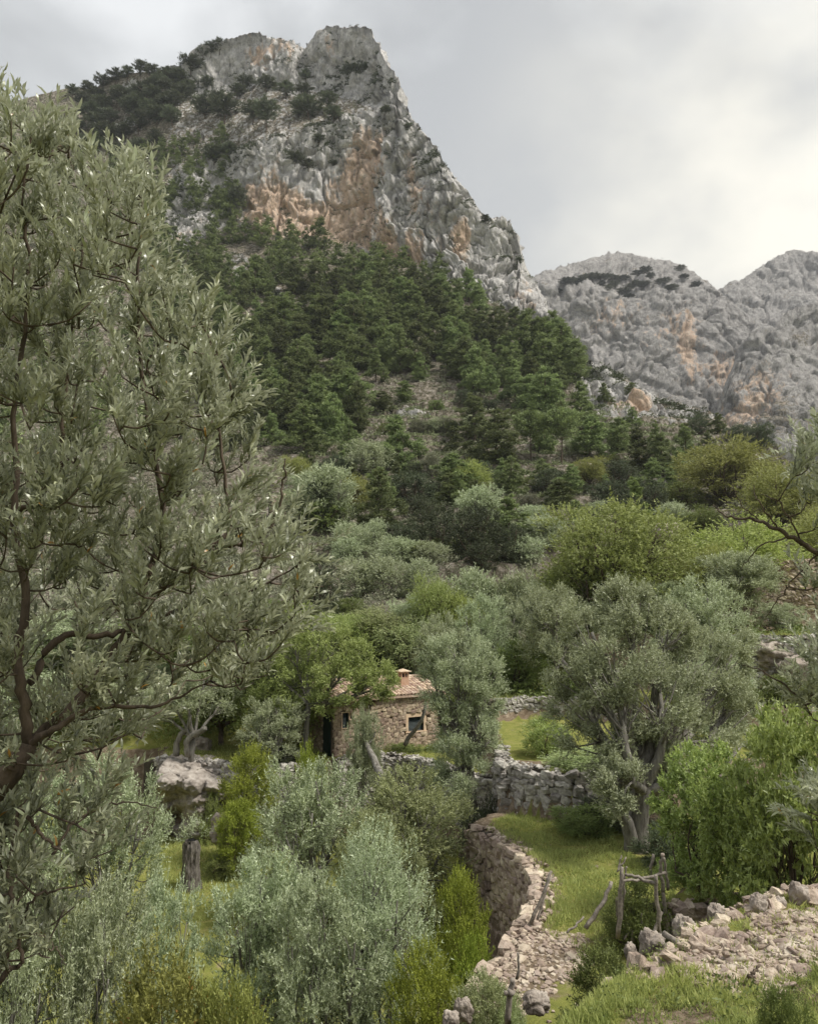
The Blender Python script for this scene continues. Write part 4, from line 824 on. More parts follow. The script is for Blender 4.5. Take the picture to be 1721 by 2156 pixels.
# ------------------------------------------------------------------ trees on the lower slope (one entry each)
G1 = 'trees on the lower slope'
for kind, nm, u, vb, vt, wp_, mat, lab in [
    ('farolive', 'olive_tree', 695, 1112, 978, 116, 'olive', 'large rounded grey olive high on the slope beyond the near olive'),
    ('oak', 'oak_tree', 675, 1115, 1000, 60, 'oak', 'dark evergreen in the shadow left of the large grey olive'),
    ('oak', 'oak_tree', 850, 1165, 1065, 90, 'oak', 'leftmost dark holm oak of the row above the olive grove'),
    ('oak', 'oak_tree', 930, 1178, 1048, 120, 'oak', 'middle dark holm oak of the row above the olive grove'),
    ('oak', 'oak_tree', 1005, 1195, 1070, 110, 'oak', 'rightmost dark holm oak of the row behind the stone ruin'),
    ('oak', 'oak_tree', 1075, 1200, 1110, 80, 'oak', 'dark oak right of the stone ruin'),
    ('farolive', 'olive_tree', 785, 1155, 1085, 70, 'olive', 'small grey olive at the upper left end of the grove'),
    ('farolive', 'olive_tree', 860, 1170, 1110, 80, 'olive', 'grey olive at the top of the grove under the oaks'),
    ('farolive', 'olive_tree', 760, 1255, 1165, 90, 'olive', 'left front olive of the silvery grove'),
    ('farolive', 'olive_tree', 815, 1258, 1160, 100, 'olive', 'silvery olive in the middle of the grove front row'),
    ('farolive', 'olive_tree', 880, 1255, 1168, 90, 'olive', 'right front olive of the silvery grove'),
    ('farolive', 'olive_tree', 840, 1200, 1135, 90, 'olive', 'back row olive of the silvery grove, left'),
    ('farolive', 'olive_tree', 905, 1205, 1150, 80, 'olive', 'back row olive of the silvery grove, right'),
    ('farolive', 'olive_tree', 730, 1170, 1105, 70, 'olive', 'pale olive just beyond the tip of the near olive branch'),
    ('oak', 'oak_tree', 665, 1310, 1160, 120, 'oak', 'dark evergreen oak left below the olive grove'),
    ('shrub', 'shrub', 735, 1310, 1250, 70, 'shrub', 'dark green bush right of the evergreen oak'),
    ('oak', 'oak_tree', 575, 1330, 1250, 110, 'shrub', 'mid green bushy tree half behind the near olive'),
    ('farolive', 'olive_tree', 620, 1110, 1040, 90, 'olive', 'grey olive by the brown ruin behind the near branch tips'),
    ('farolive', 'olive_tree', 640, 1040, 985, 70, 'olive', 'small pale olive below the solar panel'),
    ('farolive', 'olive_tree', 890, 905, 870, 50, 'scrub', 'small grey olive on the bare stony terraces'),
    ('farolive', 'olive_tree', 905, 1005, 955, 44, 'scrub', 'round grey bush above the broad pine'),
    ('oak', 'oak_tree', 1015, 1010, 965, 50, 'oak', 'small dark oak on the stony terraces'),
    ('farolive', 'olive_tree', 1060, 1040, 1000, 60, 'scrub', 'greyish bush on the stony terraces under the small oak'),
    ('farolive', 'olive_tree', 1120, 1060, 1015, 56, 'scrub', 'pale grey bush left of the low rounded pine'),
    ('farolive', 'olive_tree', 940, 905, 865, 44, 'scrub', 'pale bush high on the terraces below the forest'),
    ('farolive', 'olive_tree', 1100, 1200, 1135, 90, 'olive', 'silvery olive above right of the stone ruin'),
    ('farolive', 'olive_tree', 1140, 1160, 1100, 80, 'olive', 'grey olive against the left edge of the big light green tree'),
    ('broad', 'broadleaf_tree', 1300, 1350, 1052, 310, 'broad', 'big light green broadleaf tree on the slope right of centre'),
    ('broad', 'broadleaf_tree', 1365, 1180, 1070, 130, 'broad', 'green tree behind the right side of the big light green tree'),
    ('broad', 'broadleaf_tree', 1530, 1060, 900, 200, 'lime', 'dark green spreading tree at the mouth of the ravine'),
    ('farolive', 'olive_tree', 1420, 1120, 1035, 90, 'olive', 'grey olive between the ravine tree and the light green tree'),
    ('farolive', 'olive_tree', 1375, 1250, 1150, 70, 'olive', 'pale olive wedged against the light green tree'),
    ('broad', 'broadleaf_tree', 1640, 1130, 965, 210, 'lime', 'yellow green tree on the right below the ravine'),
    ('broad', 'broadleaf_tree', 1480, 1130, 1050, 110, 'shrub', 'mid green tree left below the yellow green tree'),
    ('broad', 'broadleaf_tree', 1560, 1310, 1080, 270, 'lime', 'wide olive green tree with thin branches above the tall dark wall'),
    ('broad', 'broadleaf_tree', 1720, 1250, 1060, 180, 'lime', 'olive green tree cut by the right picture edge'),
]:
    hill_tree(kind, nm, u, vb, vt, wp_, lab, 'bush' if nm == 'shrub' else 'tree', mat, G1)

# ------------------------------------------------------------------ trees round the cottage and on the terraces
G2 = 'trees round the cottage terraces'
NT = [
    ('broad', 'broadleaf_tree', 915, 1210, 120, 53, 'broad', 'bright green young tree behind the slim olive, below the grove'),
    ('farolive', 'olive_tree', 990, 1195, 120, 55, 'olive', 'pale olive in front of the stone ruin'),
    ('farolive', 'olive_tree', 1085, 1195, 110, 54, 'olive', 'pale olive right of the stone ruin, lower row'),
    ('broad', 'broadleaf_tree', 800, 1275, 170, 53, 'wild_olive', 'soft grey green tree behind the cottage roof tree'),
    ('olive', 'olive_tree', 925, 1290, 120, 49, 'olive', 'olive rising behind the chimney side of the cottage'),
    ('olive', 'olive_tree', 1010, 1250, 120, 50, 'olive', 'olive left of the bush on the wall terrace'),
    ('broad', 'broadleaf_tree', 590, 1345, 190, 44, 'broad', 'green tree left of the one over the cottage roof'),
    ('broad', 'broadleaf_tree', 470, 1360, 200, 45.5, 'shrub', 'darker green tree with a grey trunk on the left terrace'),
    ('olive', 'olive_tree', 575, 1468, 130, 40.5, 'olive', 'small olive left of the cottage door'),
    ('shrub', 'shrub', 1090, 1345, 140, 49, 'shrub', 'feathery green bush on the grass above the right wall'),
    ('shrub', 'shrub', 1050, 1385, 90, 50, 'shrub', 'low bush left of the feathery bush above the wall'),
    ('olive_t', 'olive_tree', 1160, 1232, 150, 47.5, 'olive', 'leaning olive with a dark trunk above the right wall'),
    ('olive', 'olive_tree', 1245, 1270, 130, 52, 'olive', 'grey olive between the leaning olive and the great olive'),
    ('olive', 'olive_tree', 1480, 1215, 210, 44, 'olive', 'olive behind the right shoulder of the great olive'),
    ('olive', 'olive_tree', 1420, 1225, 150, 51, 'olive', 'grey olive under the light green tree, behind the great olive'),
    ('olive_t', 'olive_tree', 1550, 1160, 150, 51, 'olive', 'tall thin trunked olive left of the tall dark wall'),
    ('olive', 'olive_tree', 1510, 1370, 170, 38, 'olive', 'olive hugging the right side of the great olive'),
    ('shrub', 'shrub', 1640, 1420, 130, 43, 'shrub', 'low bush on the grass over the far right wall'),
    ('shrub', 'shrub', 1147, 1502, 100, 34.5, 'glossy', 'bright green bush at the end of the right wall'),
    ('shrub', 'shrub', 1225, 1585, 150, 32.0, 'wild_olive', 'wide soft green bush hanging over the stone bank by the path'),
    ('shrub', 'shrub', 1290, 1590, 120, 33.2, 'wild_olive', 'green bush between the stone bank and the great olive'),
    ('olive', 'olive_tree', 1640, 1535, 110, 36, 'olive', 'pale young olive in front of the far right wall'),
    ('olive', 'olive_tree', 560, 1788, 260, 20.5, 'olive', 'broad silvery olive at bottom centre left of the tallest one'),
    ('oliveb', 'olive_tree', 800, 1735, 230, 19.5, 'olive', 'tallest silvery olive at bottom centre with thin dark stems'),
    ('olive', 'olive_tree', 690, 1850, 240, 18.5, 'olive', 'silvery olive between the two big ones at bottom centre'),
    ('olive', 'olive_tree', 655, 1598, 230, 30, 'olive', 'round silvery olive below the cottage wall'),
    ('olive', 'wild_olive_tree', 865, 1622, 270, 29.5, 'wild_olive', 'yellower green wild olive below the wall before the cottage'),
    ('olive', 'wild_olive_tree', 790, 1710, 180, 27, 'wild_olive', 'small green wild olive tucked under the round silvery olive'),
    ('olive', 'olive_tree', 345, 1860, 190, 18, 'olive', 'silvery olive at bottom left below the old stump'),
    ('olive', 'olive_tree', 200, 1850, 260, 16.5, 'olive', 'dense silvery olive at bottom left with a dark hollow trunk'),
    ('olive', 'olive_tree', 40, 1850, 240, 15.5, 'olive', 'silvery olive in the bottom left corner'),
    ('olive', 'olive_tree', 230, 1590, 230, 28, 'olive', 'olive half hidden behind the near olive, left of the rock wall'),
    ('olive', 'olive_tree', 80, 1600, 240, 27, 'olive', 'olive behind the near olive at the left edge'),
    ('olive', 'olive_tree', 240, 1440, 220, 47, 'olive', 'olive in the distance left of the bent olive'),
    ('olive', 'olive_tree', 60, 1430, 260, 46, 'olive', 'distant olive seen through the near branches at far left'),
    ('olive', 'olive_tree', 345, 1430, 110, 50, 'olive', 'pale olive behind the bent one on the left terrace'),
    ('column', 'lentisk_bush', 525, 1566, 120, 36.2, 'yellow', 'yellow green lentisk bush against the left rock wall'),
    ('column', 'lentisk_bush', 500, 1680, 90, 34.5, 'yellow', 'lower yellow green lentisk in front of the rock wall'),
    ('shrub', 'shrub', 655, 1562, 60, 38.6, 'yellow', 'small yellow green bush under the cottage door'),
    ('column', 'lentisk_bush', 965, 1828, 120, 21.5, 'yellow', 'tall yellow green lentisk beside the curved path wall'),
    ('column', 'lentisk_bush', 900, 1985, 150, 17.5, 'yellow', 'bright yellow green lentisk at bottom centre'),
    ('shrub', 'lentisk_bush', 1000, 1960, 100, 20.5, 'yellow', 'low yellow lentisk sprawling at the wall foot'),
    ('column', 'shrub', 355, 1995, 300, 13.5, 'khaki', 'khaki green bush with rusty tips at bottom left'),
    ('column', 'shrub', 480, 2050, 200, 13.2, 'khaki', 'lower khaki bush right of the rusty tipped one'),
    ('glossy', 'broadleaf_tree', 1465, 1562, 190, 21.5, 'glossy', 'bright green feathery tree right of the great olive trunk'),
    ('glossy', 'broadleaf_tree', 1660, 1478, 250, 19.5, 'glossy', 'tall glossy green tree at the right edge'),
    ('glossy', 'broadleaf_tree', 1570, 1610, 180, 20, 'glossy', 'glossy green tree between the feathery tree and the tall one'),
    ('shrub', 'shrub', 1440, 1800, 90, 22, 'glossy', 'leafy green bush at the foot of the feathery tree'),
    ('shrub', 'shrub', 1230, 1690, 130, 29, 'shrub', 'dark evergreen bush at the right edge of the grass path'),
    ('shrub', 'shrub', 1290, 1660, 160, 30, 'oak', 'dark bush behind the great olive trunk'),
    ('shrub', 'shrub', 1390, 1730, 110, 25.5, 'oak', 'ivy dark bush right of the great olive trunk'),
    ('shrub', 'shrub', 1030, 1668, 110, 32.8, 'oak', 'dark ivy bush at the foot of the slim olive'),
    ('shrub', 'shrub', 1335, 1836, 130, 19.6, 'shrub', 'leafy shrub growing inside the stick frame'),
    ('shrub', 'shrub', 1268, 1995, 200, 14.6, 'shrub', 'dark green thorny shrub in front of the stick frame'),
    ('shrub', 'shrub', 1020, 2035, 130, 15.2, 'wild_olive', 'grey green shrub at the bottom of the wall by the stake'),
    ('shrub', 'shrub', 1075, 2085, 80, 14.8, 'wild_olive', 'small sprouting bush beside the stake'),
    ('shrub', 'shrub', 1640, 2068, 110, 9.5, 'shrub', 'dark weedy plant at the bottom right corner'),
    ('shrub', 'shrub', 850, 1570, 70, 43.2, 'shrub', 'dark low bush under the cottage window'),
    ('shrub', 'shrub', 910, 1575, 50, 43.5, 'shrub', 'little bush at the right corner of the cottage'),
    ('olive_t', 'olive_tree', 768, 1490, 80, 39.6, 'olive', 'thin young olive in front of the cottage wall'),
    ('shrub', 'shrub', 600, 1570, 80, 40.5, 'oak', 'dark bush below the small olive left of the cottage'),
    ('shrub', 'shrub', 470, 1790, 70, 34, 'shrub', 'green bush right of the old stump'),
    ('shrub', 'shrub', 445, 1655, 50, 39.2, 'broad', 'bright creeper hanging from the left rock wall'),
]
for kind, nm, u, vt, wp_, d, mat, lab in NT:
    near_tree(kind, nm, u, vt, wp_, d, lab, 'bush' if 'shrub' in nm or 'bush' in nm else 'tree', mat, G2)
# more trees that close the slope behind the cottage
for kind, nm, u, vt, wp_, d, mat, lab in [
    ('broad', 'broadleaf_tree', 870, 1300, 150, 51, 'wild_olive', 'grey green tree just behind the cottage chimney'),
    ('olive', 'olive_tree', 1060, 1275, 110, 51.5, 'olive', 'olive between the feathery bush and the grove'),
    ('farolive', 'olive_tree', 1180, 1235, 110, 55, 'olive', 'olive high behind the leaning olive'),
    ('olive', 'olive_tree', 1300, 1275, 130, 53, 'olive', 'olive at the foot of the big light green tree'),
    ('broad', 'broadleaf_tree', 520, 1290, 190, 52, 'shrub', 'deep green tree behind the left terrace'),
    ('broad', 'broadleaf_tree', 400, 1310, 200, 51, 'shrub', 'deep green tree seen under the near olive branches'),
    ('broad', 'broadleaf_tree', 620, 1265, 150, 54, 'broad', 'green tree below the dark evergreen oak'),
    ('broad', 'broadleaf_tree', 740, 1290, 140, 52, 'broad', 'green tree peeping over the one on the cottage roof'),
    ('olive', 'olive_tree', 150, 1320, 240, 52, 'olive', 'far olive low behind the near olive trunk'),
    ('shrub', 'shrub', 960, 1440, 110, 47, 'shrub', 'dark bush behind the slim olive and the cottage corner'),
    ('shrub', 'shrub', 760, 1410, 150, 49, 'shrub', 'bush behind the cottage roof'),
    ('olive', 'olive_tree', 1640, 1300, 120, 53, 'olive', 'grey olive over the rock on the right'),
    ('shrub', 'shrub', 1230, 1400, 130, 46.5, 'shrub', 'bush behind the left side of the great olive'),
    ('olive', 'olive_tree', 1040, 1218, 130, 55.5, 'olive', 'silvery olive left below the big light green tree'),
    ('broad', 'broadleaf_tree', 965, 1238, 110, 52.5, 'lime', 'fresh green tree among the olives above the cottage'),
    ('olive', 'olive_tree', 1125, 1222, 120, 53, 'olive', 'olive standing before the left foot of the big light green tree'),
    ('broad', 'broadleaf_tree', 1200, 1172, 150, 57, 'broad', 'light green tree joined to the left of the biggest green one'),
    ('broad', 'broadleaf_tree', 1450, 1145, 160, 55, 'lime', 'yellowish green tree behind the top of the great olive'),
    ('olive', 'olive_tree', 870, 1250, 120, 54, 'olive', 'silvery olive right below the grove'),
]:
    near_tree(kind, nm, u, vt, wp_, d, lab, 'bush' if 'shrub' in nm else 'tree', mat, G2)
rg = np.random.default_rng(77)
ux = np.c_[rg.uniform(-26, 26, 1500), rg.uniform(46.5, 60, 1500)]
ux = ux[(ux[:, 0] < 5) | (rg.random(len(ux)) < .35)]
sz = rg.gamma(3, .17, len(ux))+.2
scrub('undergrowth', np.c_[ux, ground_z(ux[:, 0], ux[:, 1])], sz, 'shrub', 70, .14, 21)

def custom_tree(name, label, base, fork, tr, lobes, twigs, tl, ln, wd, per, mat, group=G2, up=.6, extra=None, seed=1, inner=.52, clumps=11, cat='tree', bark='bark', twist=.18, tight=.16, fine=True):
    rng = np.random.default_rng(seed); b = P(*base)
    if len(base) == 3: b[2] = gz(b[0], b[1])
    t = thing(name, label, cat, b, 0, group); lo = []
    for u, v, d, ru, rv in lobes:
        c = P(u, v, d)-b; lo.append((*c, ru/F*d*.88, ru/F*d*.8, rv/F*d*.88))
    mb, pts, cl = crown(rng, lo, twigs, tl, ln, wd, per, up=up, inner=inner, clumps=clumps, tight=tight)
    mb.build('crown', M[mat], t); tb = MB()
    limbs(rng, tb, (0, 0, 0), P(*fork)-b, tr, lo, pts, cl, twist=twist, sides=7, fine=fine)
    for pl, r0, r1 in (extra or []):
        pp = curve([P(*q)-b for q in pl], 10, .03, rng); tube(tb, pp, np.linspace(r0, r1, 10), 10, .35, 3)
    tb.build('trunk', M[bark], t, True); return t
custom_tree('olive_tree', 'great grey olive with a forked pale trunk, largest tree on the right', (1345, 1810, 27), (1352, 1655, 27), .36,
    [(1330, 1285, 29, 75, 70), (1245, 1350, 28.5, 80, 85), (1395, 1345, 29, 85, 85), (1470, 1420, 29.5, 85, 85), (1535, 1500, 30, 75, 85), (1300, 1430, 27.6, 105, 90), (1215, 1480, 28, 65, 85), (1390, 1480, 27.2, 105, 90), (1460, 1560, 28, 95, 75), (1255, 1560, 27.8, 80, 70), (1345, 1590, 27.4, 80, 65), (1415, 1620, 27.8, 70, 55), (1560, 1580, 29.5, 50, 50), (1180, 1400, 28.6, 40, 60), (1330, 1665, 25.8, 75, 60), (1290, 1640, 26, 50, 45), (1540, 1390, 30, 50, 60)],
    14000, .40, .092, .033, 13, 'olive', extra=[([(1330, 1800, 27), (1322, 1745, 26.8), (1298, 1690, 26.6), (1300, 1640, 26.5)], .26, .14)], seed=31)
custom_tree('olive_tree', 'slim tall olive in front of the right corner of the cottage', (1000, 1712, 34.2), (985, 1595, 34.8), .22,
    [(955, 1390, 35.3, 70, 60), (1010, 1405, 35.3, 50, 55), (915, 1440, 35, 45, 55), (965, 1455, 34.8, 80, 65), (1020, 1480, 35, 45, 65), (940, 1520, 34.6, 50, 60), (995, 1540, 34.5, 60, 60), (965, 1590, 34.2, 60, 50), (1030, 1570, 34.6, 35, 50), (985, 1640, 34, 70, 55), (940, 1640, 34.2, 45, 45), (900, 1395, 35.6, 35, 40)],
    7500, .40, .095, .026, 13, 'olive', seed=32)
custom_tree('olive_tree', 'old bent olive with two curved bare trunks on the left terrace', (398, 1590, 40.5), (408, 1545, 40.6), .17,
    [(390, 1470, 41, 60, 40), (430, 1440, 41.5, 60, 45), (350, 1450, 41, 50, 45), (470, 1480, 41.5, 45, 35), (330, 1500, 41, 40, 36)],
    2600, .4, .11, .032, 12, 'olive', extra=[([(398, 1592, 40.5), (396, 1560, 40.5), (410, 1545, 40.4), (434, 1532, 40.3)], .2, .12), ([(370, 1590, 40.8), (375, 1555, 40.8), (395, 1530, 40.8), (400, 1505, 41)], .16, .09)], seed=33)

custom_tree('broadleaf_tree', 'bright green tree leaning over the left end of the cottage roof', (640, 1602, 41.2), (650, 1480, 41.6), .16,
    [(570, 1420, 42, 55, 45), (620, 1370, 42.4, 60, 50), (690, 1360, 42.2, 65, 45), (755, 1385, 42, 55, 45), (800, 1432, 41.8, 36, 32), (640, 1440, 41.4, 60, 40), (710, 1430, 41.2, 65, 42), (770, 1446, 41.2, 45, 32), (560, 1480, 41.6, 40, 40), (680, 1485, 41, 40, 26), (660, 1330, 43, 40, 26), (740, 1472, 41, 40, 22), (780, 1424, 41.3, 50, 40), (818, 1446, 41.2, 30, 26), (600, 1500, 41, 40, 34)],
    4600, .4, .11, .055, 10, 'broad', up=.3, seed=34)
# ------------------------------------------------------------------ stones and dry stone walls
def stone_mesh(name, seed, mat, flat=1.0):
    rng = np.random.default_rng(seed); v = []; idx = {}
    for x in (-1, 0, 1):
        for y in (-1, 0, 1):
            for z in (-1, 0, 1):
                if x or y or z: idx[(x, y, z)] = len(v); v.append((x, y, z))
    v = np.array(v, float); n = unit(v); v = (v*.55+n*.62*1.15)*.5
    k_ = .55 if mat is M['stone_pale'] else 1.0; v = v*(1+k_*rng.normal(0, .10, (26, 1)))+k_*rng.normal(0, .035, (26, 3)); q = []
    for ax in range(3):
        for sg in (-1, 1):
            o1, o2 = [a for a in range(3) if a != ax]
            for i in (-1, 0):
                for j in (-1, 0):
                    c = []
                    for di, dj in ((0, 0), (1, 0), (1, 1), (0, 1)):
                        k = [0, 0, 0]; k[ax] = sg; k[o1] = i+di; k[o2] = j+dj; c.append(idx[tuple(k)])
                    nrm_ = np.cross(v[c[1]]-v[c[0]], v[c[2]]-v[c[0]])
                    if nrm_[ax]*sg < 0: c = c[::-1]
                    q.append(c)
    mb = MB(); mb.add(v, np.array(q), rng.random()); me = mb.mesh(name, mat, mat is M['stone_pale']); return me, v, np.array(q)
def stone_set(mat, base): return [stone_mesh('stone', base+k, M[mat]) for k in range(10)]
SS = {k: stone_set(k, 300) for k in ('stone', 'stone_warm', 'stone_pale', 'stone_house')}
def rotm(rx, ry, rz):
    return np.array((Matrix.Rotation(rz, 3, 'Z') @ Matrix.Rotation(ry, 3, 'Y') @ Matrix.Rotation(rx, 3, 'X')))
def place_stones(parent, items, mat, limit=300, name='stone', rest='small_stones', origin=(0, 0, 0)):
    """items: (weight, position, 3x3 matrix); the heaviest become parts, the rest one stuff part"""
    items = sorted(items, key=lambda a: -a[0]); S_ = SS[mat]; o3 = np.array(origin, float)
    for k, (w_, p, m) in enumerate(items[:limit]):
        o = bpy.data.objects.new(name, S_[k % 10][0]); COL.objects.link(o); o.parent = parent
        mm = np.eye(4); mm[:3, :3] = m; mm[:3, 3] = np.asarray(p)-o3; o.matrix_basis = Matrix(mm.tolist())
    if len(items) > limit:
        mb = MB(); rr = np.random.default_rng(len(items))
        for k, (w_, p, m) in enumerate(items[limit:]):
            _, v, q = S_[k % 10]; mb.add(v@m.T+(np.asarray(p)-o3), q, rr.random())
        mb.build(rest, M[mat], parent, kind='stuff')
def stone_wall(name, label, path, ztop, zbase, size, mat, side=None, cap=0, seed=1, group='dry stone terrace walls', batter=.12, view=None, core='core'):
    rng = np.random.default_rng(seed); path = np.array(path, float); seg = np.linalg.norm(np.diff(path, axis=0), axis=1); cum = np.concatenate([[0], np.cumsum(seg)]); Lw = cum[-1]
    f = lambda s: np.array([np.interp(s, cum, path[:, 0]), np.interp(s, cum, path[:, 1])])
    def dirn(s): a = f(min(Lw, s+.25)); b = f(max(0, s-.25)); d = a-b; return d/(np.linalg.norm(d)+1e-9)
    n_ = lambda s: (lambda d: np.array([d[1], -d[0]]))(dirn(s))
    if side is None:
        side = 1 if sum(float(n_(s)@(-f(s))) for s in np.linspace(0, Lw, 15)) > 0 else -1
    zt = lambda s: float(np.interp(s/Lw, np.linspace(0, 1, len(ztop)), ztop)) if hasattr(ztop, '__len__') else ztop
    zb = lambda s: float(np.interp(s/Lw, np.linspace(0, 1, len(zbase)), zbase)) if hasattr(zbase, '__len__') else zbase
    mid = f(Lw/2); org = (mid[0], mid[1], zb(Lw/2)); t = thing(name, label, 'stone wall', org, 0, group)
    items = []; hmax = max(zt(s)-zb(s) for s in np.linspace(0, Lw, 9)); z = .0; row = 0
    while z < hmax:
        hr = size[1]*rng.uniform(.8, 1.25); s = rng.uniform(0, size[0])
        while s < Lw:
            wl = size[0]*rng.uniform(.55, 1.45); sm = s+wl/2; s += wl*.97
            if sm > Lw: break
            top, bot = zt(sm), zb(sm); zz = bot-.1+z+hr/2+.09*math.sin(sm*1.7+row*.4)+rng.normal(0, .03)
            if zz > top+.02: continue
            d = dirn(sm); n2 = n_(sm)*side; rel = (zz-bot)/(max(.3, top-bot)); off = .10+batter*(1-rel)+rng.normal(0, .03)
            if view and not view(f(sm), zz): continue
            p = np.array([*(f(sm)+n2*off), zz])
            B_ = np.array([[d[0], n2[0], 0], [d[1], n2[1], 0], [0, 0, 1]]); B_[:, 1] *= 1
            m = B_@rotm(*rng.normal(0, .17, 3))@np.diag([wl*.95, size[1]*rng.uniform(1.0, 1.5), hr*rng.uniform(.86, 1.12)])
            items.append((wl*hr*rng.uniform(.9, 1.1)/np.linalg.norm(p), p, m))
        z += hr*.95; row += 1
    for k in range(int(Lw*cap/(size[0]*size[0]*.2))):
        sm = rng.uniform(0, Lw); d = dirn(sm); n2 = n_(sm)*side; q = f(sm)-n2*rng.uniform(-.12, cap); a = size[0]*rng.uniform(.2, .58)
        p = np.array([q[0], q[1], zt(sm)+rng.uniform(-.03, .05)])
        if view and not view(q, p[2]): continue
        items.append((a*a*.5/np.linalg.norm(p), p, rotm(*rng.normal(0, .3, 2), rng.uniform(0, 3))@np.diag([a, a*rng.uniform(.6, .9), a*rng.uniform(.35, .6)])))
    place_stones(t, items, mat, origin=org)
    mb = MB(); ss = np.linspace(0, Lw, max(8, int(Lw/.4))); q = []
    for s in ss:
        c = f(s); n2 = n_(s)*side
        q += [(*(c+n2*(.04+batter)), zb(s)-.4), (*(c+n2*.03), zt(s)-.05), (*(c-n2*.5), zt(s)-.07)]
    q = np.array(q)-np.array(org); k = len(ss); i = np.arange(k-1)*3
    mb.add(q, np.concatenate([np.stack([i, i+3, i+4, i+1], -1), np.stack([i+1, i+4, i+5, i+2], -1)]))
    mb.add(np.concatenate([q[:3], [[*q[2][:2], q[0][2]]], q[-3:], [[*q[-1][:2], q[-3][2]]]]), np.array([(0, 1, 2, 3), (7, 6, 5, 4)]))
    mb.build('wall_fill', M[core], t); return t
inframe = lambda q, z: (lambda d: -30 < CU+F*q[0]/d < 1755)(q[1]*math.cos(PITCH)+z*math.sin(PITCH))
stone_wall('stone_wall', 'curved retaining wall holding up the grass path, with a pale coping', wc[:10], -8.27, -11.6, (.32, .23), 'stone_warm', side=1, cap=.45, seed=1)
stone_wall('stone_wall', 'stone bank at the far end of the grass path', [(wb_top[0][0]+.5, wb_top[0][1]+4.0)]+wb_top[0:5], -6.55, -8.4, (.36, .25), 'stone', seed=2, cap=.3)
stone_wall('stone_wall', 'grey terrace wall right of the cottage behind the slim olive', wa[:4], -5.55, [-8.2, -8.2, -6.8, -6.7], (.30, .22), 'stone', seed=3, cap=.25)
stone_wall('stone_wall', 'brownish terrace wall on the far right under dry grass', wa[4:7], -5.55, -7.3, (.30, .22), 'stone_warm', seed=4, cap=.2, view=inframe)
stone_wall('stone_wall', 'low wall of squarish stones above the rock on the right', w4[1:5], -2.15, -5.7, (.38, .26), 'stone', seed=5, view=inframe)
stone_wall('stone_wall', 'tall dark wall half covered by bushes at upper right', w5, 2.5, -2.3, (.36, .25), 'stone_warm', seed=6, view=inframe)
stone_wall('stone_wall', 'low wall behind the stick frame', wh[:4], -7.5, -8.4, (.38, .27), 'stone_warm', seed=7, cap=.2)
stone_wall('stone_wall', 'wall of the cottage terrace below its windows', wde[7:13], -8.03, -10.4, (.27, .2), 'stone', seed=8, cap=.35)
stone_wall('stone_wall', 'steep wall of the left terrace merging with a rock face', wde[:7], -8.03, -11.6, (.25, .19), 'stone', seed=9, cap=.25, view=lambda q_, z_: z_ > -9.4 or q_[0] < -12.2 or q_[0] > -8.3)

def boulder(name, label, u, v, d, wpx, hpx, mat='boulder', seed=1, cat='boulder', group=None, sink=.25, amp=.3, ground=True):
    rng = np.random.default_rng(seed); n = 30; w_f = .5 if v > 1860 and d < 16 and u > 1300 else .8; wpx *= w_f; hpx *= .85; th, ph = np.meshgrid(np.linspace(0, 2*math.pi, 2*n, endpoint=False), np.linspace(.02, math.pi-.02, n))
    s = np.c_[(np.sin(ph)*np.cos(th)).ravel(), (np.sin(ph)*np.sin(th)).ravel(), np.cos(ph).ravel()]
    s = np.sign(s)*abs(s)**.8
    f1, f2, ci = voronoi(s*1.6+seed*3.1, seed)
    r = 1+amp*fbm(s*1.3+seed*7.7, 4, seed)+.22*(ci-.5)*sstep(0, .2, f2-f1)-.12*sstep(.12, 0, f2-f1)+.09*ridged(s*4+seed, 4, seed+3)-.1*np.clip(fbm(s*7+seed, 3, seed+5), 0, 1)
    w_ = wpx/F*d/2; h_ = hpx/F*d/2; p = s*r[:, None]*np.array([w_, w_*.8, h_])
    c = P(u, v, d); k = 2*n; i = np.arange(n-1)[:, None]*k; j = np.arange(k)[None, :]; j2 = (j+1) % k
    mb = MB(); mb.add(p, np.stack([i+j, i+k+j, i+k+j2, i+j2], -1).reshape(-1, 4), rng.random())
    o = mb.build(name, M[mat], None, True); o.location = c; tag(o, label, cat, group); return o
GB = 'boulders'
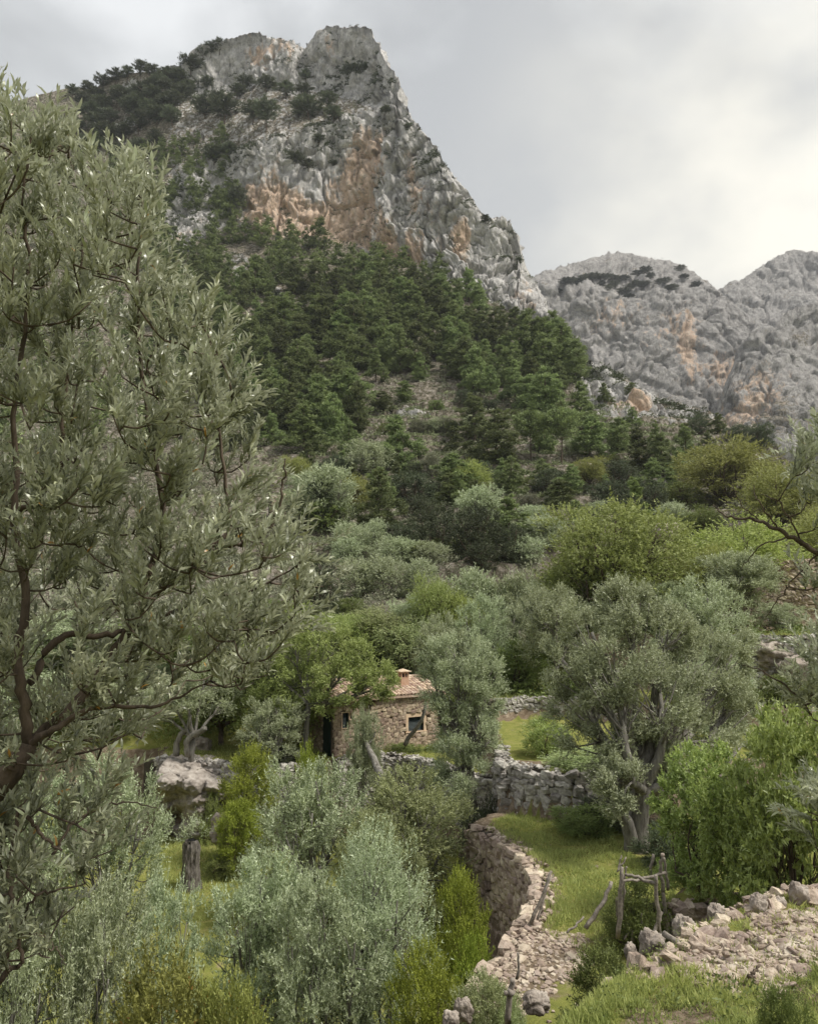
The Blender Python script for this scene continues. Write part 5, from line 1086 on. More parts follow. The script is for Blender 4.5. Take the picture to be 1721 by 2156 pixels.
for k, (u, v, d, w_, h_, lab) in enumerate([
    (1372, 1990, 14.2, 92, 62, 'pale pitted boulder at the left tip of the rubble heap'), (1326, 2005, 14.6, 46, 40, 'small dark boulder left of the pale pitted one'),
    (1440, 1955, 14.4, 80, 60, 'humped grey boulder on the rim of the rubble heap'), (1508, 1925, 14.8, 70, 44, 'flat grey boulder along the heap rim, between two humped ones'),
    (1595, 1905, 15, 66, 54, 'pale wedge shaped boulder on the heap rim'), (1680, 1886, 15.4, 76, 60, 'large dark grey boulder at the right end of the heap rim'),
    (1640, 1905, 15.2, 50, 36, 'brownish boulder between the pale wedge and the dark grey one'), (1128, 2112, 13.6, 66, 48, 'two toned boulder in the grass by the stake'),
    (975, 2125, 14.4, 40, 50, 'white boulder under the grey green shrub at the wall foot'), (948, 2150, 14, 40, 44, 'pinkish boulder at the bottom edge beside the yellow lentisk'),
    (474, 1745, 35.6, 76, 72, 'pinkish boulder under the lentisk at the left rock face'), (1060, 1640, 33.4, 50, 90, 'dark rock with a hollow beside the slim olive'), (1615, 1375, 49, 130, 70, 'large grey rock under the low squarish wall'), (1690, 1420, 47, 110, 90, 'grey rock behind the right branch leaves'),
    (1096, 1345, 51, 22, 40, 'small standing rock behind the feathery bush'), (1521, 1640, 21, 26, 18, 'pale stone among the glossy leaves'), (420, 1570, 44, 60, 40, 'white rock behind the bent olive'),
    (550, 1858, 31, 40, 30, 'dark stone on the meadow right of the stump'), (1235, 985, 150, 46, 26, 'pale rock standing out on the terraced slope'), (1400, 1120, 80, 70, 40, 'grey rock outcrop beside the pointed pale pine')]):
    boulder('boulder', lab, u, v, d, w_, h_, seed=40+k, group=GB, amp=.42, mat='stone' if k == 11 else 'boulder')

# pale limestone outcrop carrying the left terrace
ou, ov = np.meshgrid(np.linspace(318, 500, 90), np.linspace(1800, 1598, 90)); of_u, of_v = ou.ravel(), ov.ravel(); of_v = 1800-(1800-of_v)*(1+.10*fbm(np.c_[of_u/38., 0*of_u, 0*of_u+7], 4, 305)-.05)*(1-.35*sstep(440, 500, of_u)-.22*sstep(345, 318, of_u))
def g2(u, v, a, b): return np.exp(-((of_u-u)/a)**2-((of_v-v)/b)**2)
od = 39.9+1.1*sstep(1650, 1600, of_v)+.5*fbm(np.c_[of_u/60., of_v/40., 0*of_u], 4, 306)-1.1*g2(400, 1650, 70, 60)-1.0*g2(345, 1640, 30, 50)-.9*g2(425, 1730, 34, 50)+1.5*g2(466, 1728, 26, 30)+.7*g2(372, 1700, 16, 60)+2.2*sstep(1745, 1800, of_v)*sstep(380, 330, of_u)+1.5*sstep(470, 500, of_u)+1.2*sstep(335, 318, of_u)
op = P(of_u, of_v, od); f1, f2, ci = voronoi(op*np.array([.9, .9, 1.3]), 301); h1, h2, cj = voronoi(op*np.array([2.3, 2.3, 3.0]), 302)
op[:, 1] -= .40*(ci-.5)*sstep(0, .3, f2-f1)+.16*(cj-.5)*sstep(0, .3, h2-h1)-.12*sstep(.12, 0, f2-f1)-.05*sstep(.12, 0, h2-h1)+.30*ridged(op*.9, 5, 303)+.3*fbm(op*.5, 3, 304)
og = op.reshape(90, 90, 3); oback = og[-1]+np.array([0, 1.6, .12]); og = np.concatenate([og, oback[None]]); oc_ = P(400, 1790, 39.4)
mb = MB(); mb.add(og.reshape(-1, 3)-oc_, grid_faces(90, 91)); o = mb.build('rock_outcrop', M['outcrop'], None, True); o.location = oc_
tag(o, 'pale pitted limestone outcrop with a hollow, under the left terrace', 'rock outcrop')
# rubble heap
RUB = [(1330, 2045), (1400, 2015), (1470, 1965), (1560, 1918), (1640, 1900), (1740, 1880), (1760, 1980), (1700, 2030), (1620, 2080), (1500, 2062), (1400, 2030)]
rub = [G(u, v, -5.55) for u, v in RUB]
rr = np.random.default_rng(50); q = sample(rub, 4300, rr); zq = ground_z(q[:, 0], q[:, 1]); it = []
cov = fbm(np.c_[q*1.1, 0*zq], 3, 91)
for (x, y), z, c in zip(q, zq, cov):
    if c < -.35: continue
    a = min(.15, .03+rr.gamma(2.0, .016)); m = rotm(*rr.normal(0, .35, 2), rr.uniform(0, 6))@np.diag([a*rr.uniform(1, 1.6), a, a*rr.uniform(.35, .65)])
    it.append((a, (x, y, z+a*.18), m))
rimp = curve(np.array([[*G(u, v, -5.6), 0] for u, v in [(1335, 2050), (1400, 2008), (1460, 1960), (1520, 1925), (1600, 1900), (1680, 1880), (1750, 1866)]]), 60)
rim = []
for k in range(100):
    b = rimp[rr.integers(0, 60)]; x, y = b[0]+rr.normal(0, .25), b[1]+rr.normal(.05, .28); a = .08+rr.gamma(2, .035); z = float(ground_z(x, y)[0])
    rim.append((a, (x, y, z+a*.12), rotm(*rr.normal(0, .4, 2), rr.uniform(0, 6))@np.diag([a*rr.uniform(1, 1.6), a, a*rr.uniform(.5, .9)])))
rc = np.mean(rub, 0); hp = thing('rubble_heap', 'spread of pale pinkish field stones at lower right', 'rubble heap', (rc[0], rc[1], -5.7))
place_stones(hp, it, 'stone_pale', limit=190, origin=(rc[0], rc[1], -5.7)); place_stones(hp, rim, 'stone_warm', limit=100, origin=(rc[0], rc[1], -5.7))
gp = [G(u, v, -8.25) for u, v in [(1040, 2040), (1075, 1965), (1150, 1950), (1240, 1965), (1230, 2030), (1150, 2110), (1060, 2140), (1000, 2140)]]
q = np.concatenate([sample(gp, 900, rr), sample(R1, 1300, rr)]); q = q[(q[:, 1] > 12) & (q[:, 0] < 6)]; zq = ground_z(q[:, 0], q[:, 1])
mb = MB()
for k, ((x, y), z) in enumerate(zip(q, zq)):
    a = (.025+rr.gamma(2, .017))*(1 if k < 900 else .6); _, v, fq = SS['stone_pale'][k % 10]
    mb.add(v@(rotm(*rr.normal(0, .3, 2), rr.uniform(0, 6))@np.diag([a*1.3, a, a*.6])).T+np.array([x, y, z+a*.1]), fq, rr.random())
mb.build('loose_stones', M['stone_pale'], kind='stuff')

# ------------------------------------------------------------------ grass
def grass(name, polys, hgt, seed, mat='grass'):
    rng = np.random.default_rng(seed); mb = MB()
    for poly, n, h in polys:
        q = sample(poly, n, rng); c = fbm(np.c_[q*.9, np.zeros(len(q))], 3, seed); keep = c+rng.normal(0, .25, len(q)) > -.25; q = q[keep]; c = c[keep]
        p = np.c_[q, ground_z(q[:, 0], q[:, 1])-.02]; d = unit(np.c_[rng.normal(0, .45, (len(q), 2)), np.ones(len(q))])
        leaf_quads(mb, p, d, h*rng.uniform(.5, 1.4, len(q))*(1+.6*np.clip(c, -.5, 1)), .022+.02*rng.random(len(q)), rng, rnd=np.clip(.45+.5*fbm(np.c_[q*.5, 0*c], 2, seed+5)+rng.normal(0, .2, len(q)), 0, 1))
    mb.build(name, M[mat], kind='stuff')
pg = [G(u, v, -8.3) for u, v in [(1020, 1745), (1075, 1712), (1220, 1715), (1330, 1800), (1420, 1880), (1420, 1990), (1240, 2010), (1140, 1960), (1150, 1860), (1110, 1800)]]
lt = [G(u, v, -8.1) for u, v in [(330, 1596), (330, 1530), (560, 1530), (700, 1590), (560, 1608)]]
md = [G(u, v, -11.6) for u, v in [(320, 1760), (520, 1760), (600, 1830), (520, 1930), (400, 1950), (300, 1900)]]
rbp = [G(u, v, -5.7) for u, v in [(1090, 2200), (1200, 2085), (1330, 2010), (1480, 2065), (1600, 2080), (1760, 2040), (1800, 2250)]]
rb2 = [G(u, v, -5.7) for u, v in [(1330, 2000), (1560, 1900), (1740, 1880), (1740, 2080), (1480, 2070)]]
hp_ = [G(u, v, -8.1) for u, v in [(700, 1598), (760, 1565), (930, 1585), (1000, 1620), (912, 1602)]]
tp = [G(u, v, -5.6) for u, v in [(1040, 1474), (1160, 1440), (1700, 1460), (1720, 1490), (1170, 1470)]]
wq2 = np.concatenate([sample(rbp, 200, rr), sample(pg, 60, rr), sample(rb2, 50, rr)])
scrub('weeds', np.c_[wq2, ground_z(wq2[:, 0], wq2[:, 1])], rr.gamma(3, .035, len(wq2))+.07, 'shrub', 60, .09, 33)
grass('grass', [(pg, 22000, .15), (lt, 6000, .22), (md, 9000, .22), (rbp, 17000, .13), (rb2, 3500, .12), (hp_, 2500, .2), (tp, 6000, .3)], .2, 5)

# ------------------------------------------------------------------ cottage
A_ = P(697.5, 1594, 42.0); HZ = -8.15; A_[2] = HZ
EX = np.array([math.cos(math.radians(31)), math.sin(math.radians(31)), 0]); EY = np.array([-EX[1], EX[0], 0]); EZ = np.array([0, 0, 1.])
hs = thing('stone_cottage', 'small stone cottage with a clay tile roof on the terrace', 'cottage', A_, math.radians(31))
LF, HE, DP = 6.6, 2.85, 4.4
def hit(u, v):
    """facade coordinates (s along, z up) of the picture point (u, v)"""
    r = P(u, v, 1.0); nn = EY; t = (A_@nn)/(r@nn); q = r*t-A_; return float(q@EX), float(q[2])
def hit_side(u, v):
    r = P(u, v, 1.0); t = (A_@EX)/(r@EX); q = r*t-A_; return float(q@EY), float(q[2])
def box(mb, a, b, rnd=.5):
    x0, y0, z0 = a; x1, y1, z1 = b
    v = [(x, y, z) for x in (x0, x1) for y in (y0, y1) for z in (z0, z1)]
    mb.add(v, np.array([(0, 1, 3, 2), (4, 6, 7, 5), (0, 4, 5, 1), (2, 3, 7, 6), (0, 2, 6, 4), (1, 5, 7, 3)]), rnd)
w1a, w1b = hit(853, 1541), hit(896, 1499); w2a, w2b = hit(720, 1533), hit(734, 1500)
OPF = [(w1a[0]+.16, w1b[0]-.16, w1a[1]+.03, w1b[1]-.2), (w2a[0], w2b[0], w2a[1], w2b[1])]
DW = (.10, .98, .0, 1.98)
def panel(mb, L0, L1, H0, H1, ops, fy, th):
    xs_ = sorted({L0, L1, *[o[0] for o in ops], *[o[1] for o in ops]}); zs_ = sorted({H0, H1, *[o[2] for o in ops], *[o[3] for o in ops]})
    for i in range(len(xs_)-1):
        for j in range(len(zs_)-1):
            cx, cz = (xs_[i]+xs_[i+1])/2, (zs_[j]+zs_[j+1])/2
            if any(o[0] < cx < o[1] and o[2] < cz < o[3] for o in ops): continue
            fy(mb, xs_[i], xs_[i+1], zs_[j], zs_[j+1])
mb = MB(); panel(mb, 0, LF, -.6, HE, OPF, lambda m, a, b, c, d: box(m, (a, 0, c), (b, .45, d)), .45)
panel(mb, .45, DP, -.6, HE, [DW] if DW[0] > .45 else [(.5, 1.3, 0, 1.98)], lambda m, a, b, c, d: box(m, (0, a, c), (.45, b, d)), .45)
box(mb, (LF-.45, .45, -.6), (LF, DP, HE)); box(mb, (.45, DP-.45, -.6), (LF-.45, DP, HE))
mb.build('wall', M['mortar'], hs)
rh = np.random.default_rng(60); items = []
sA, sB = hit(762, 1500)[0], hit(776, 1500)[0]
def face(L0, L1, ops, place, avoid=None):
    z = -.25
    while z < HE-.05:
        hr = rh.uniform(.14, .24); s = L0+rh.uniform(0, .1)
        while s < L1-.05:
            wl = rh.uniform(.16, .38); c = s+wl/2; s += wl*.96
            if c+wl*.4 > L1: break
            zz = z+hr/2+.05*math.sin(c*2.1+z*3)+rh.normal(0, .02)
            if zz > HE-.08 or any(o[0]-.06 < c < o[1]+.06 and o[2]-.07 < zz < o[3]+.1 for o in ops): continue
            if avoid and avoid(c, zz): continue
            items.append((wl*hr, *place(c, zz, wl, hr)))
        z += hr*.95
wopf = [(w1a[0], w1b[0], w1a[1]-.02, w1b[1]), (w2a[0]-.06, w2b[0]+.06, w2a[1]-.1, w2b[1]+.08)]
face(0.02, LF, wopf, lambda c, z, wl, hr: ((c, -.005, z), rotm(*rh.normal(0, .1, 3))@np.diag([wl*.93, .17, hr*.98])), lambda c, z: sA-.1 < c < sB+.15+.1*math.sin(z*5) and z > -.3)
face(0.02, DP, [(DW[0], DW[1], -.3, 1.98)], lambda c, z, wl, hr: ((.005-.01, c, z), rotm(*rh.normal(0, .1, 3))@np.diag([.17, wl*.93, hr*.98])))
place_stones(hs, items, 'stone_house')
mb = MB(); box(mb, (sA-.06, -.03, -.3), (sB+.1, -.002, HE-.1)); mb.build('plaster_strip', M['mortar'], hs)
def window(ops, surround, slats):
    x0, x1, z0, z1 = ops; mb = MB()
    if surround:
        a, b, c, d = surround; box(mb, (a, -.05, c), (x0, .1, d)); box(mb, (x1, -.05, c), (b, .1, d)); box(mb, (x0, -.05, z1), (x1, .1, d)); box(mb, (a-.03, -.09, c-.06), (b+.03, .1, c))
    else:
        box(mb, (x0-.07, -.03, z0-.05), (x1+.07, .1, z0)); box(mb, (x0-.06, -.03, z0), (x0, .1, z1)); box(mb, (x1, -.03, z0), (x1+.06, .1, z1)); box(mb, (x0-.06, -.03, z1), (x1+.06, .1, z1+.06))
    wn = mb.build('window', M['plaster'], hs)
    mb = MB(); n = slats
    box(mb, (x0, .08, z0), (x0+.05, .12, z1)); box(mb, (x1-.05, .08, z0), (x1, .12, z1))
    for k in range(n):
        z = z0+(z1-z0)*(k+.5)/n; h = (z1-z0)/n*.36; v = [(x0+.05, .085, z-h), (x1-.05, .085, z-h), (x1-.05, .115, z+h), (x0+.05, .115, z+h)]
        mb.add(v, np.array([(0, 1, 2, 3)])); 
    mb.build('shutter', M['paint'], wn)
    mb = MB(); box(mb, (x0, .14, z0), (x1, .16, z1)); mb.build('pane', M['dark'], wn)
window(OPF[0], (w1a[0], w1b[0], w1a[1], w1b[1]), 11); window(OPF[1], None, 12)
mb = MB(); box(mb, (-.02, DW[0], 0), (.05, DW[1], 1.96)); dr = mb.build('door', M['paint'], hs)
for k in range(5):
    mb = MB(); y0 = DW[0]+.02+k*.172; box(mb, (-.045, y0, .03), (-.022, y0+.16, 1.92)); mb.build('plank', M['paint'], dr)
mb = MB(); box(mb, (-.35, DW[0]-.1, -.2), (.0, DW[1]+.1, -.02)); mb.build('door_step', M['stone'], hs)
PT = math.tan(math.radians(15)); OV = .28; RL = DP/2+OV
mb = MB(); y0, y1, y2 = -OV, DP/2, DP+OV; za = lambda y: HE+.03+PT*(y+OV if y <= DP/2 else (DP+OV-y))
for (ya, yb) in ((y0, y1), (y1, y2)):
    v = [(-.25, ya, za(ya)), (LF+.25, ya, za(ya)), (LF+.25, yb, za(yb)), (-.25, yb, za(yb))]; v += [(x, y, z-.1) for x, y, z in v]
    mb.add(v, np.array([(0, 1, 2, 3), (4, 7, 6, 5), (0, 4, 5, 1), (3, 2, 6, 7), (0, 3, 7, 4), (1, 5, 6, 2)]))
roof = mb.build('roof', M['tile'], hs)
def tile_mesh(seed):
    an = np.linspace(0, math.pi, 7); r0, r1, L_ = .105, .085, .44; v = []
    for y, r in ((0, r0), (L_, r1)):
        for e in (0, .018): v += [((r-e)*math.cos(a), y, (r-e)*math.sin(a)) for a in an]
    q = []
    for k in range(6): q += [(k, k+14, k+15, k+1), (7+k, 8+k, 22+k, 21+k), (k, k+1, k+8, k+7)]
    mb = MB(); mb.add(v, np.array(q), seed*.17 % 1); return mb.mesh('roof_tile', M['tile'], True)
TM = [tile_mesh(k) for k in range(4)]; rest = []
nc = int((LF+.5)/.215); nr_ = 7
for back in (0, 1):
    for r in range(nr_):
        for c in range(nc):
            x = -.25+.13+c*.2155; y = -OV+r*.352; z = HE+.045+PT*(y+OV)+.012
            if back: y_ = DP-y; rot = math.pi
            else: y_ = y; rot = 0
            m = Matrix.Translation((x+random.uniform(-.012, .012), y_+random.uniform(-.02, .02), z)) @ Matrix.Rotation(rot, 4, 'Z') @ Matrix.Rotation(math.atan(PT)-.03+random.uniform(-.03, .03), 4, 'X') @ Matrix.Rotation(random.uniform(-.05, .05), 4, 'Z')
            if not back:
                o = bpy.data.objects.new('roof_tile', TM[(c*3+r*5+random.randrange(4)) % 4]); COL.objects.link(o); o.parent = roof; o.matrix_basis = m
            else: rest.append(m)
mb = MB(); v0 = np.array([x.co for x in TM[0].vertices]); q0 = np.array([list(p.vertices) for p in TM[0].polygons])
for m in rest: mm = np.array(m); mb.add(v0@mm[:3, :3].T+mm[:3, 3], q0, random.random())
mb.build('rear_roof_tiles', M['tile'], roof, kind='stuff')
mb = MB(); tube(mb, curve([(-.27, DP/2, za(DP/2)+.07), (LF/2, DP/2, za(DP/2)+.09), (LF+.27, DP/2, za(DP/2)+.06)], 30, .012), .12, 8); mb.build('ridge_tiles', M['tile'], roof)
# chimney
cs = hit(846, 1450)[0]; cyy = 1.15; r = P(847, 1430, 1.0); cxx = None
for s_ in np.linspace(0, LF, 400):
    q = A_+EX*s_+EY*cyy
    if CU+F*q[0]/(q@FW) > 847: cxx = s_; break
cxx = cxx or cs; zb_ = za(cyy)-.1; dcm = float((A_+EX*cxx+EY*cyy)@FW); zt_ = float(P(847, 1415, dcm)[2]-HZ)
mb = MB(); hw = .25
box(mb, (cxx-hw, cyy-hw, zb_), (cxx+hw, cyy+hw, zt_-.3))
for sx in (-1, 0, 1):
    for sy in (-1, 1): box(mb, (cxx+sx*.21-(.04 if sx else .025), cyy+sy*.21-.04, zt_-.3), (cxx+sx*.21+(.04 if sx else .025), cyy+sy*.21+.04, zt_-.04))
    if sx: box(mb, (cxx+sx*.21-.04, cyy-.03, zt_-.3), (cxx+sx*.21+.04, cyy+.03, zt_-.04))
box(mb, (cxx-hw, cyy-hw, zt_-.08), (cxx+hw, cyy+hw, zt_))
ch = mb.build('chimney', M['chim'], roof)
ch.parent = hs
mb = MB(); box(mb, (cxx-.15, cyy-.15, zt_-.3), (cxx+.15, cyy+.15, zt_-.09)); mb.build('flue_shade', M['dark'], ch)  # solid dark block, its colour standing in for shade inside the chimney
mb = MB(); box(mb, (cxx-.36, cyy-.36, zt_+.003), (cxx+.36, cyy+.36, zt_+.045)); mb.add([(cxx-.3, cyy-.3, zt_+.045), (cxx+.3, cyy-.3, zt_+.045), (cxx+.3, cyy+.3, zt_+.045), (cxx-.3, cyy+.3, zt_+.045), (cxx, cyy, zt_+.17)], np.array([(0, 1, 4), (1, 2, 4), (2, 3, 4), (3, 0, 4)]))
mb.build('chimney_cap', M['tile'], ch)
# plaster post and weathered leaning trunks before the cottage
pp_ = P(760, 1582, 40.6); mb = MB(); box(mb, (-.09, -.09, -.3), (.09, .09, .58)); box(mb, (-.11, -.11, .583), (.11, .11, .63)); o = mb.build('gate_post', M['plaster']); o.location = (pp_[0], pp_[1], gz(pp_[0], pp_[1])); tag(o, 'short ochre plastered post before the cottage corner', 'post')
def branch_thing(name, label, pl, r0, r1, cat, mat='bark', n=12, rough=.3, sides=9, extra=()):
    pts = curve([P(*q) for q in pl], n, .015); b = pts[0].copy(); mb = MB(); tube(mb, pts-b, np.linspace(r0, r1, n), sides, rough, 2)
    for e_, a, c in extra: tube(mb, curve([P(*q) for q in e_], 7, .01)-b, np.linspace(a, c, 7), 6, .2)
    o = mb.build(name, M[mat], None, True); o.location = b; tag(o, label, cat); return o
branch_thing('dead_tree', 'bare grey trunk leaning across the cottage window', [(852, 1568, 42.6), (862, 1550, 42.5), (880, 1528, 42.3), (890, 1508, 42.2), (896, 1478, 42.2)], .13, .07, 'tree trunk')
branch_thing('dead_tree', 'weathered trunk slanting over the wall before the cottage', [(812, 1650, 37.2), (802, 1630, 37.6), (790, 1605, 38.2), (772, 1570, 39.0), (764, 1555, 39.3)], .26, .08, 'tree trunk', extra=[([(772, 1570, 39), (785, 1555, 39.1), (790, 1540, 39.2)], .06, .03)])

# ------------------------------------------------------------------ stump
sb = P(402, 1866, 32.8); sb[2] = gz(sb[0], sb[1]); st_ = thing('olive_stump', 'thick hollow olive stump standing on the lower meadow', 'tree stump', sb)
an, hz_ = np.meshgrid(np.linspace(0, 2*math.pi, 64, endpoint=False), np.linspace(-.3, 1.9, 50)); an, hz_ = an.ravel(), hz_.ravel()
sr = np.interp(hz_, [-.3, 0, .4, 1.0, 1.5, 1.9], [.56, .48, .40, .355, .37, .33]); sp_ = np.c_[np.cos(an)*1.6, np.sin(an)*1.6, hz_*.9+.35*np.sin(an*2)]
sr = sr*(1+.22*fbm(sp_*1.2, 3, 311)-.30*np.clip(ridged(np.c_[np.cos(an)*2.2, np.sin(an)*2.2, hz_*.55], 3, 312), 0, 1)**2+.06*fbm(sp_*6, 2, 313)); sr *= 1-.25*sstep(1.75, 1.9, hz_+.1*np.sin(an*3))
i_ = np.arange(49)[:, None]*64; j_ = np.arange(64)[None, :]; k_ = (j_+1) % 64
mb = MB(); mb.add(np.c_[sr*np.cos(an)-.05*hz_/1.9, sr*np.sin(an), hz_], np.stack([i_+j_, i_+k_, i_+64+k_, i_+64+j_], -1).reshape(-1, 4)); mb.build('trunk', M['bark_old'], st_, True)
mb = MB(); tube(mb, [(-.03, 0, 1.80), (-.03, 0, 1.86), (-.03, 0, 1.875)], [.2, .2, .12], 12, .3); mb.build('hollow', M['dark'], st_)  # dark plug in the open top, shade of the cavity put into colour
rng_ = np.random.default_rng(8); cm, pts_, cl_ = crown(rng_, [(-.2, 0, 2.1, .3, .3, .3), (.1, 0, 2.3, .35, .3, .3), (-.4, 0, 1.9, .25, .25, .2)], 90, .5, .10, .028, 10, up=1.2, clumps=6); cm.build('sprouts', M['olive'], st_)

# ------------------------------------------------------------------ stick frame, stake, fallen pole
def Z2(z): return (1178.7+z[0]*.1958, 1751.3+z[1]*.1958)
fb_ = P(*Z2((850, 1150)), 19.0); fr = thing('stick_frame', 'rickety frame of crooked tree poles beside the grass path', 'stick frame', (fb_[0], fb_[1], fb_[2]))
POLES = [((665, 380), (640, 700), (620, 1140), 18.7, 18.6, .055), ((672, 450), (650, 700), (628, 1125), 18.9, 18.9, .04), ((692, 470), (672, 700), (655, 940), 19.1, 19.1, .035), ((1025, 465), (1045, 750), (1070, 1215), 18.4, 18.4, .05), ((1095, 860), (1040, 1010), (955, 1200), 18.5, 18.2, .045), ((1100, 260), (1080, 410), (1100, 650), 19.2, 19.3, .045), ((1100, 640), (1130, 880), (1150, 1110), 19.3, 19.3, .055), ((1115, 280), (1135, 440), (1155, 620), 19.4, 19.5, .04), ((1165, 880), (1215, 1000), (1285, 1115), 19.5, 19.1, .04), ((1000, 240), (968, 440), (985, 560), 20.2, 20.2, .045), ((690, 455), (840, 500), (1040, 562), 18.7, 18.4, .042), ((650, 535), (880, 505), (1132, 442), 18.8, 19.3, .038), ((550, 535), (440, 790), (272, 1035), 19.2, 18.7, .055), ((250, 915), (160, 1010), (75, 1085), 18.8, 18.5, .028), ((655, 250), (635, 330), (612, 430), 19.8, 19.7, .022), ((710, 272), (660, 350), (615, 420), 19.8, 19.7, .022), ((715, 375), (700, 440), (680, 520), 19.0, 19.0, .025), ((730, 980), (760, 1070), (792, 1180), 19.2, 19.0, .035), ((745, 1050), (725, 1100), (695, 1160), 19.2, 19.0, .03), ((875, 870), (873, 1000), (868, 1165), 19.0, 19.0, .02), ((1185, 900), (1190, 1010), (1188, 1130), 19.6, 19.6, .035), ((610, 700), (615, 850), (640, 1000), 19.3, 19.3, .04)]
prng = np.random.default_rng(4)
for a, b, c, d0, d1, r in POLES:
    r *= .92
    pts = curve([P(*Z2(a), d0), P(*Z2(b), (d0+d1)/2), P(*Z2(c), d1)], 9, .014, prng)-fb_; mb = MB(); tube(mb, pts, np.linspace(r*.85, r*1.1, 9), 7, .18, int(r*999)); mb.build('pole', M['wood'], fr, True)
cp = P(*Z2((1100, 250)), 19.2); o = boulder('white_stone', 'white stone set on top of the tallest frame pole', *Z2((1100, 250)), 19.2, 10, 9, 'stone_pale', 91, 'stone', amp=.15)
def Z7(z): return (860.5+z[0]/2, 1431+z[1]/2)
st2 = P(*Z7((515, 1030)), 20.5); sk = thing('leaning_sticks', 'pair of sticks leaning on the curved path wall', 'sticks', st2)
for a, b, c, r in [((600, 805), (570, 890), (512, 1030), .05), ((585, 840), (565, 930), (540, 1010), .035), ((608, 820), (590, 850), (565, 900), .02)]:
    mb = MB(); tube(mb, curve([P(*Z7(a), 20.9), P(*Z7(b), 20.7), P(*Z7(c), 20.5)], 8, .01, prng)-st2, np.linspace(r*.7, r, 8), 7, .2); mb.build('stick', M['wood'], sk, True)
b_ = P(*Z7((415, 1445)), 13.6); sk = thing('stake', 'crooked grey stake with a knot near the bottom edge', 'stake', b_)
for a, b, c, r, d in [((435, 1265), (425, 1330), (415, 1450), .055, 13.6), ((458, 1150), (462, 1200), (452, 1260), .025, 13.8), ((400, 1320), (420, 1315), (440, 1325), .05, 13.55)]:
    mb = MB(); tube(mb, curve([P(*Z7(a), d), P(*Z7(b), d), P(*Z7(c), d)], 8, .01, prng)-b_, np.linspace(r*.8, r, 8), 7, .25); mb.build('stick', M['wood'], sk, True)
branch_thing('fallen_pole', 'barkless pole lying across the rubble heap', [(1397, 1966, 14.0), (1440, 1992, 13.6), (1480, 2006, 13.35), (1516, 2020, 13.1)], .055, .04, 'pole', 'wood', extra=[([(1500, 2013, 13.2), (1520, 2010, 13.2), (1528, 2002, 13.3)], .02, .01)])
branch_thing('charred_stick', 'short dark stick standing among the rubble stones', [(1575, 2056, 12.2), (1588, 2046, 12.25), (1597, 2034, 12.35)], .03, .02, 'stick', 'bark_dark')
branch_thing('charred_stick', 'dark knotty root end among the rubble stones', [(1485, 2050, 12.4), (1490, 2062, 12.3), (1502, 2072, 12.2)], .05, .03, 'stick', 'bark_dark')

# stone ruin and solar panel on the slope
rb_ = hill_at(1000, 1205); rd = float(rb_@FW)
stone_wall('stone_ruin', 'broken yellowish stone ruin wall below the dark oaks', [tuple(P(u, 1200, rd)[:2]) for u in (962, 985, 1010, 1034)], [float(P(1000, v, rd)[2]) for v in (1190, 1172, 1170, 1188)], float(rb_[2])-1.0, (.45, .3), 'stone_pale', seed=20, cap=.4, group='ruins')
rb_ = hill_at(600, 1090); rd = float(rb_@FW)
stone_wall('stone_ruin', 'reddish brown ruin behind the tips of the near olive', [tuple(P(u, 1080, rd)[:2]) for u in (565, 590, 625)], [float(P(1000, v, rd)[2]) for v in (1052, 1040, 1056)], float(rb_[2])-1.0, (.5, .3), 'stone_warm', seed=21, group='ruins')
sp = hill_at(608, 1010); sd_ = float(sp@FW)
t = thing('solar_panel', 'small grey solar panel on posts on the slope', 'solar panel', sp); c = P(606, 986, sd_)-sp
for k in (-1, 1):
    mb = MB(); box(mb, (c[0]+k*.5-.48, c[1]-.3, c[2]-.3), (c[0]+k*.5+.48, c[1]-.24, c[2]+.45)); mb.build('panel', M['panel'], t)
for k in (-1, 1):
    mb = MB(); tube(mb, [(c[0]+k*.7, c[1], -.3), (c[0]+k*.7, c[1], c[2]+.3)], .05, 6); mb.build('post', M['wood'], t)

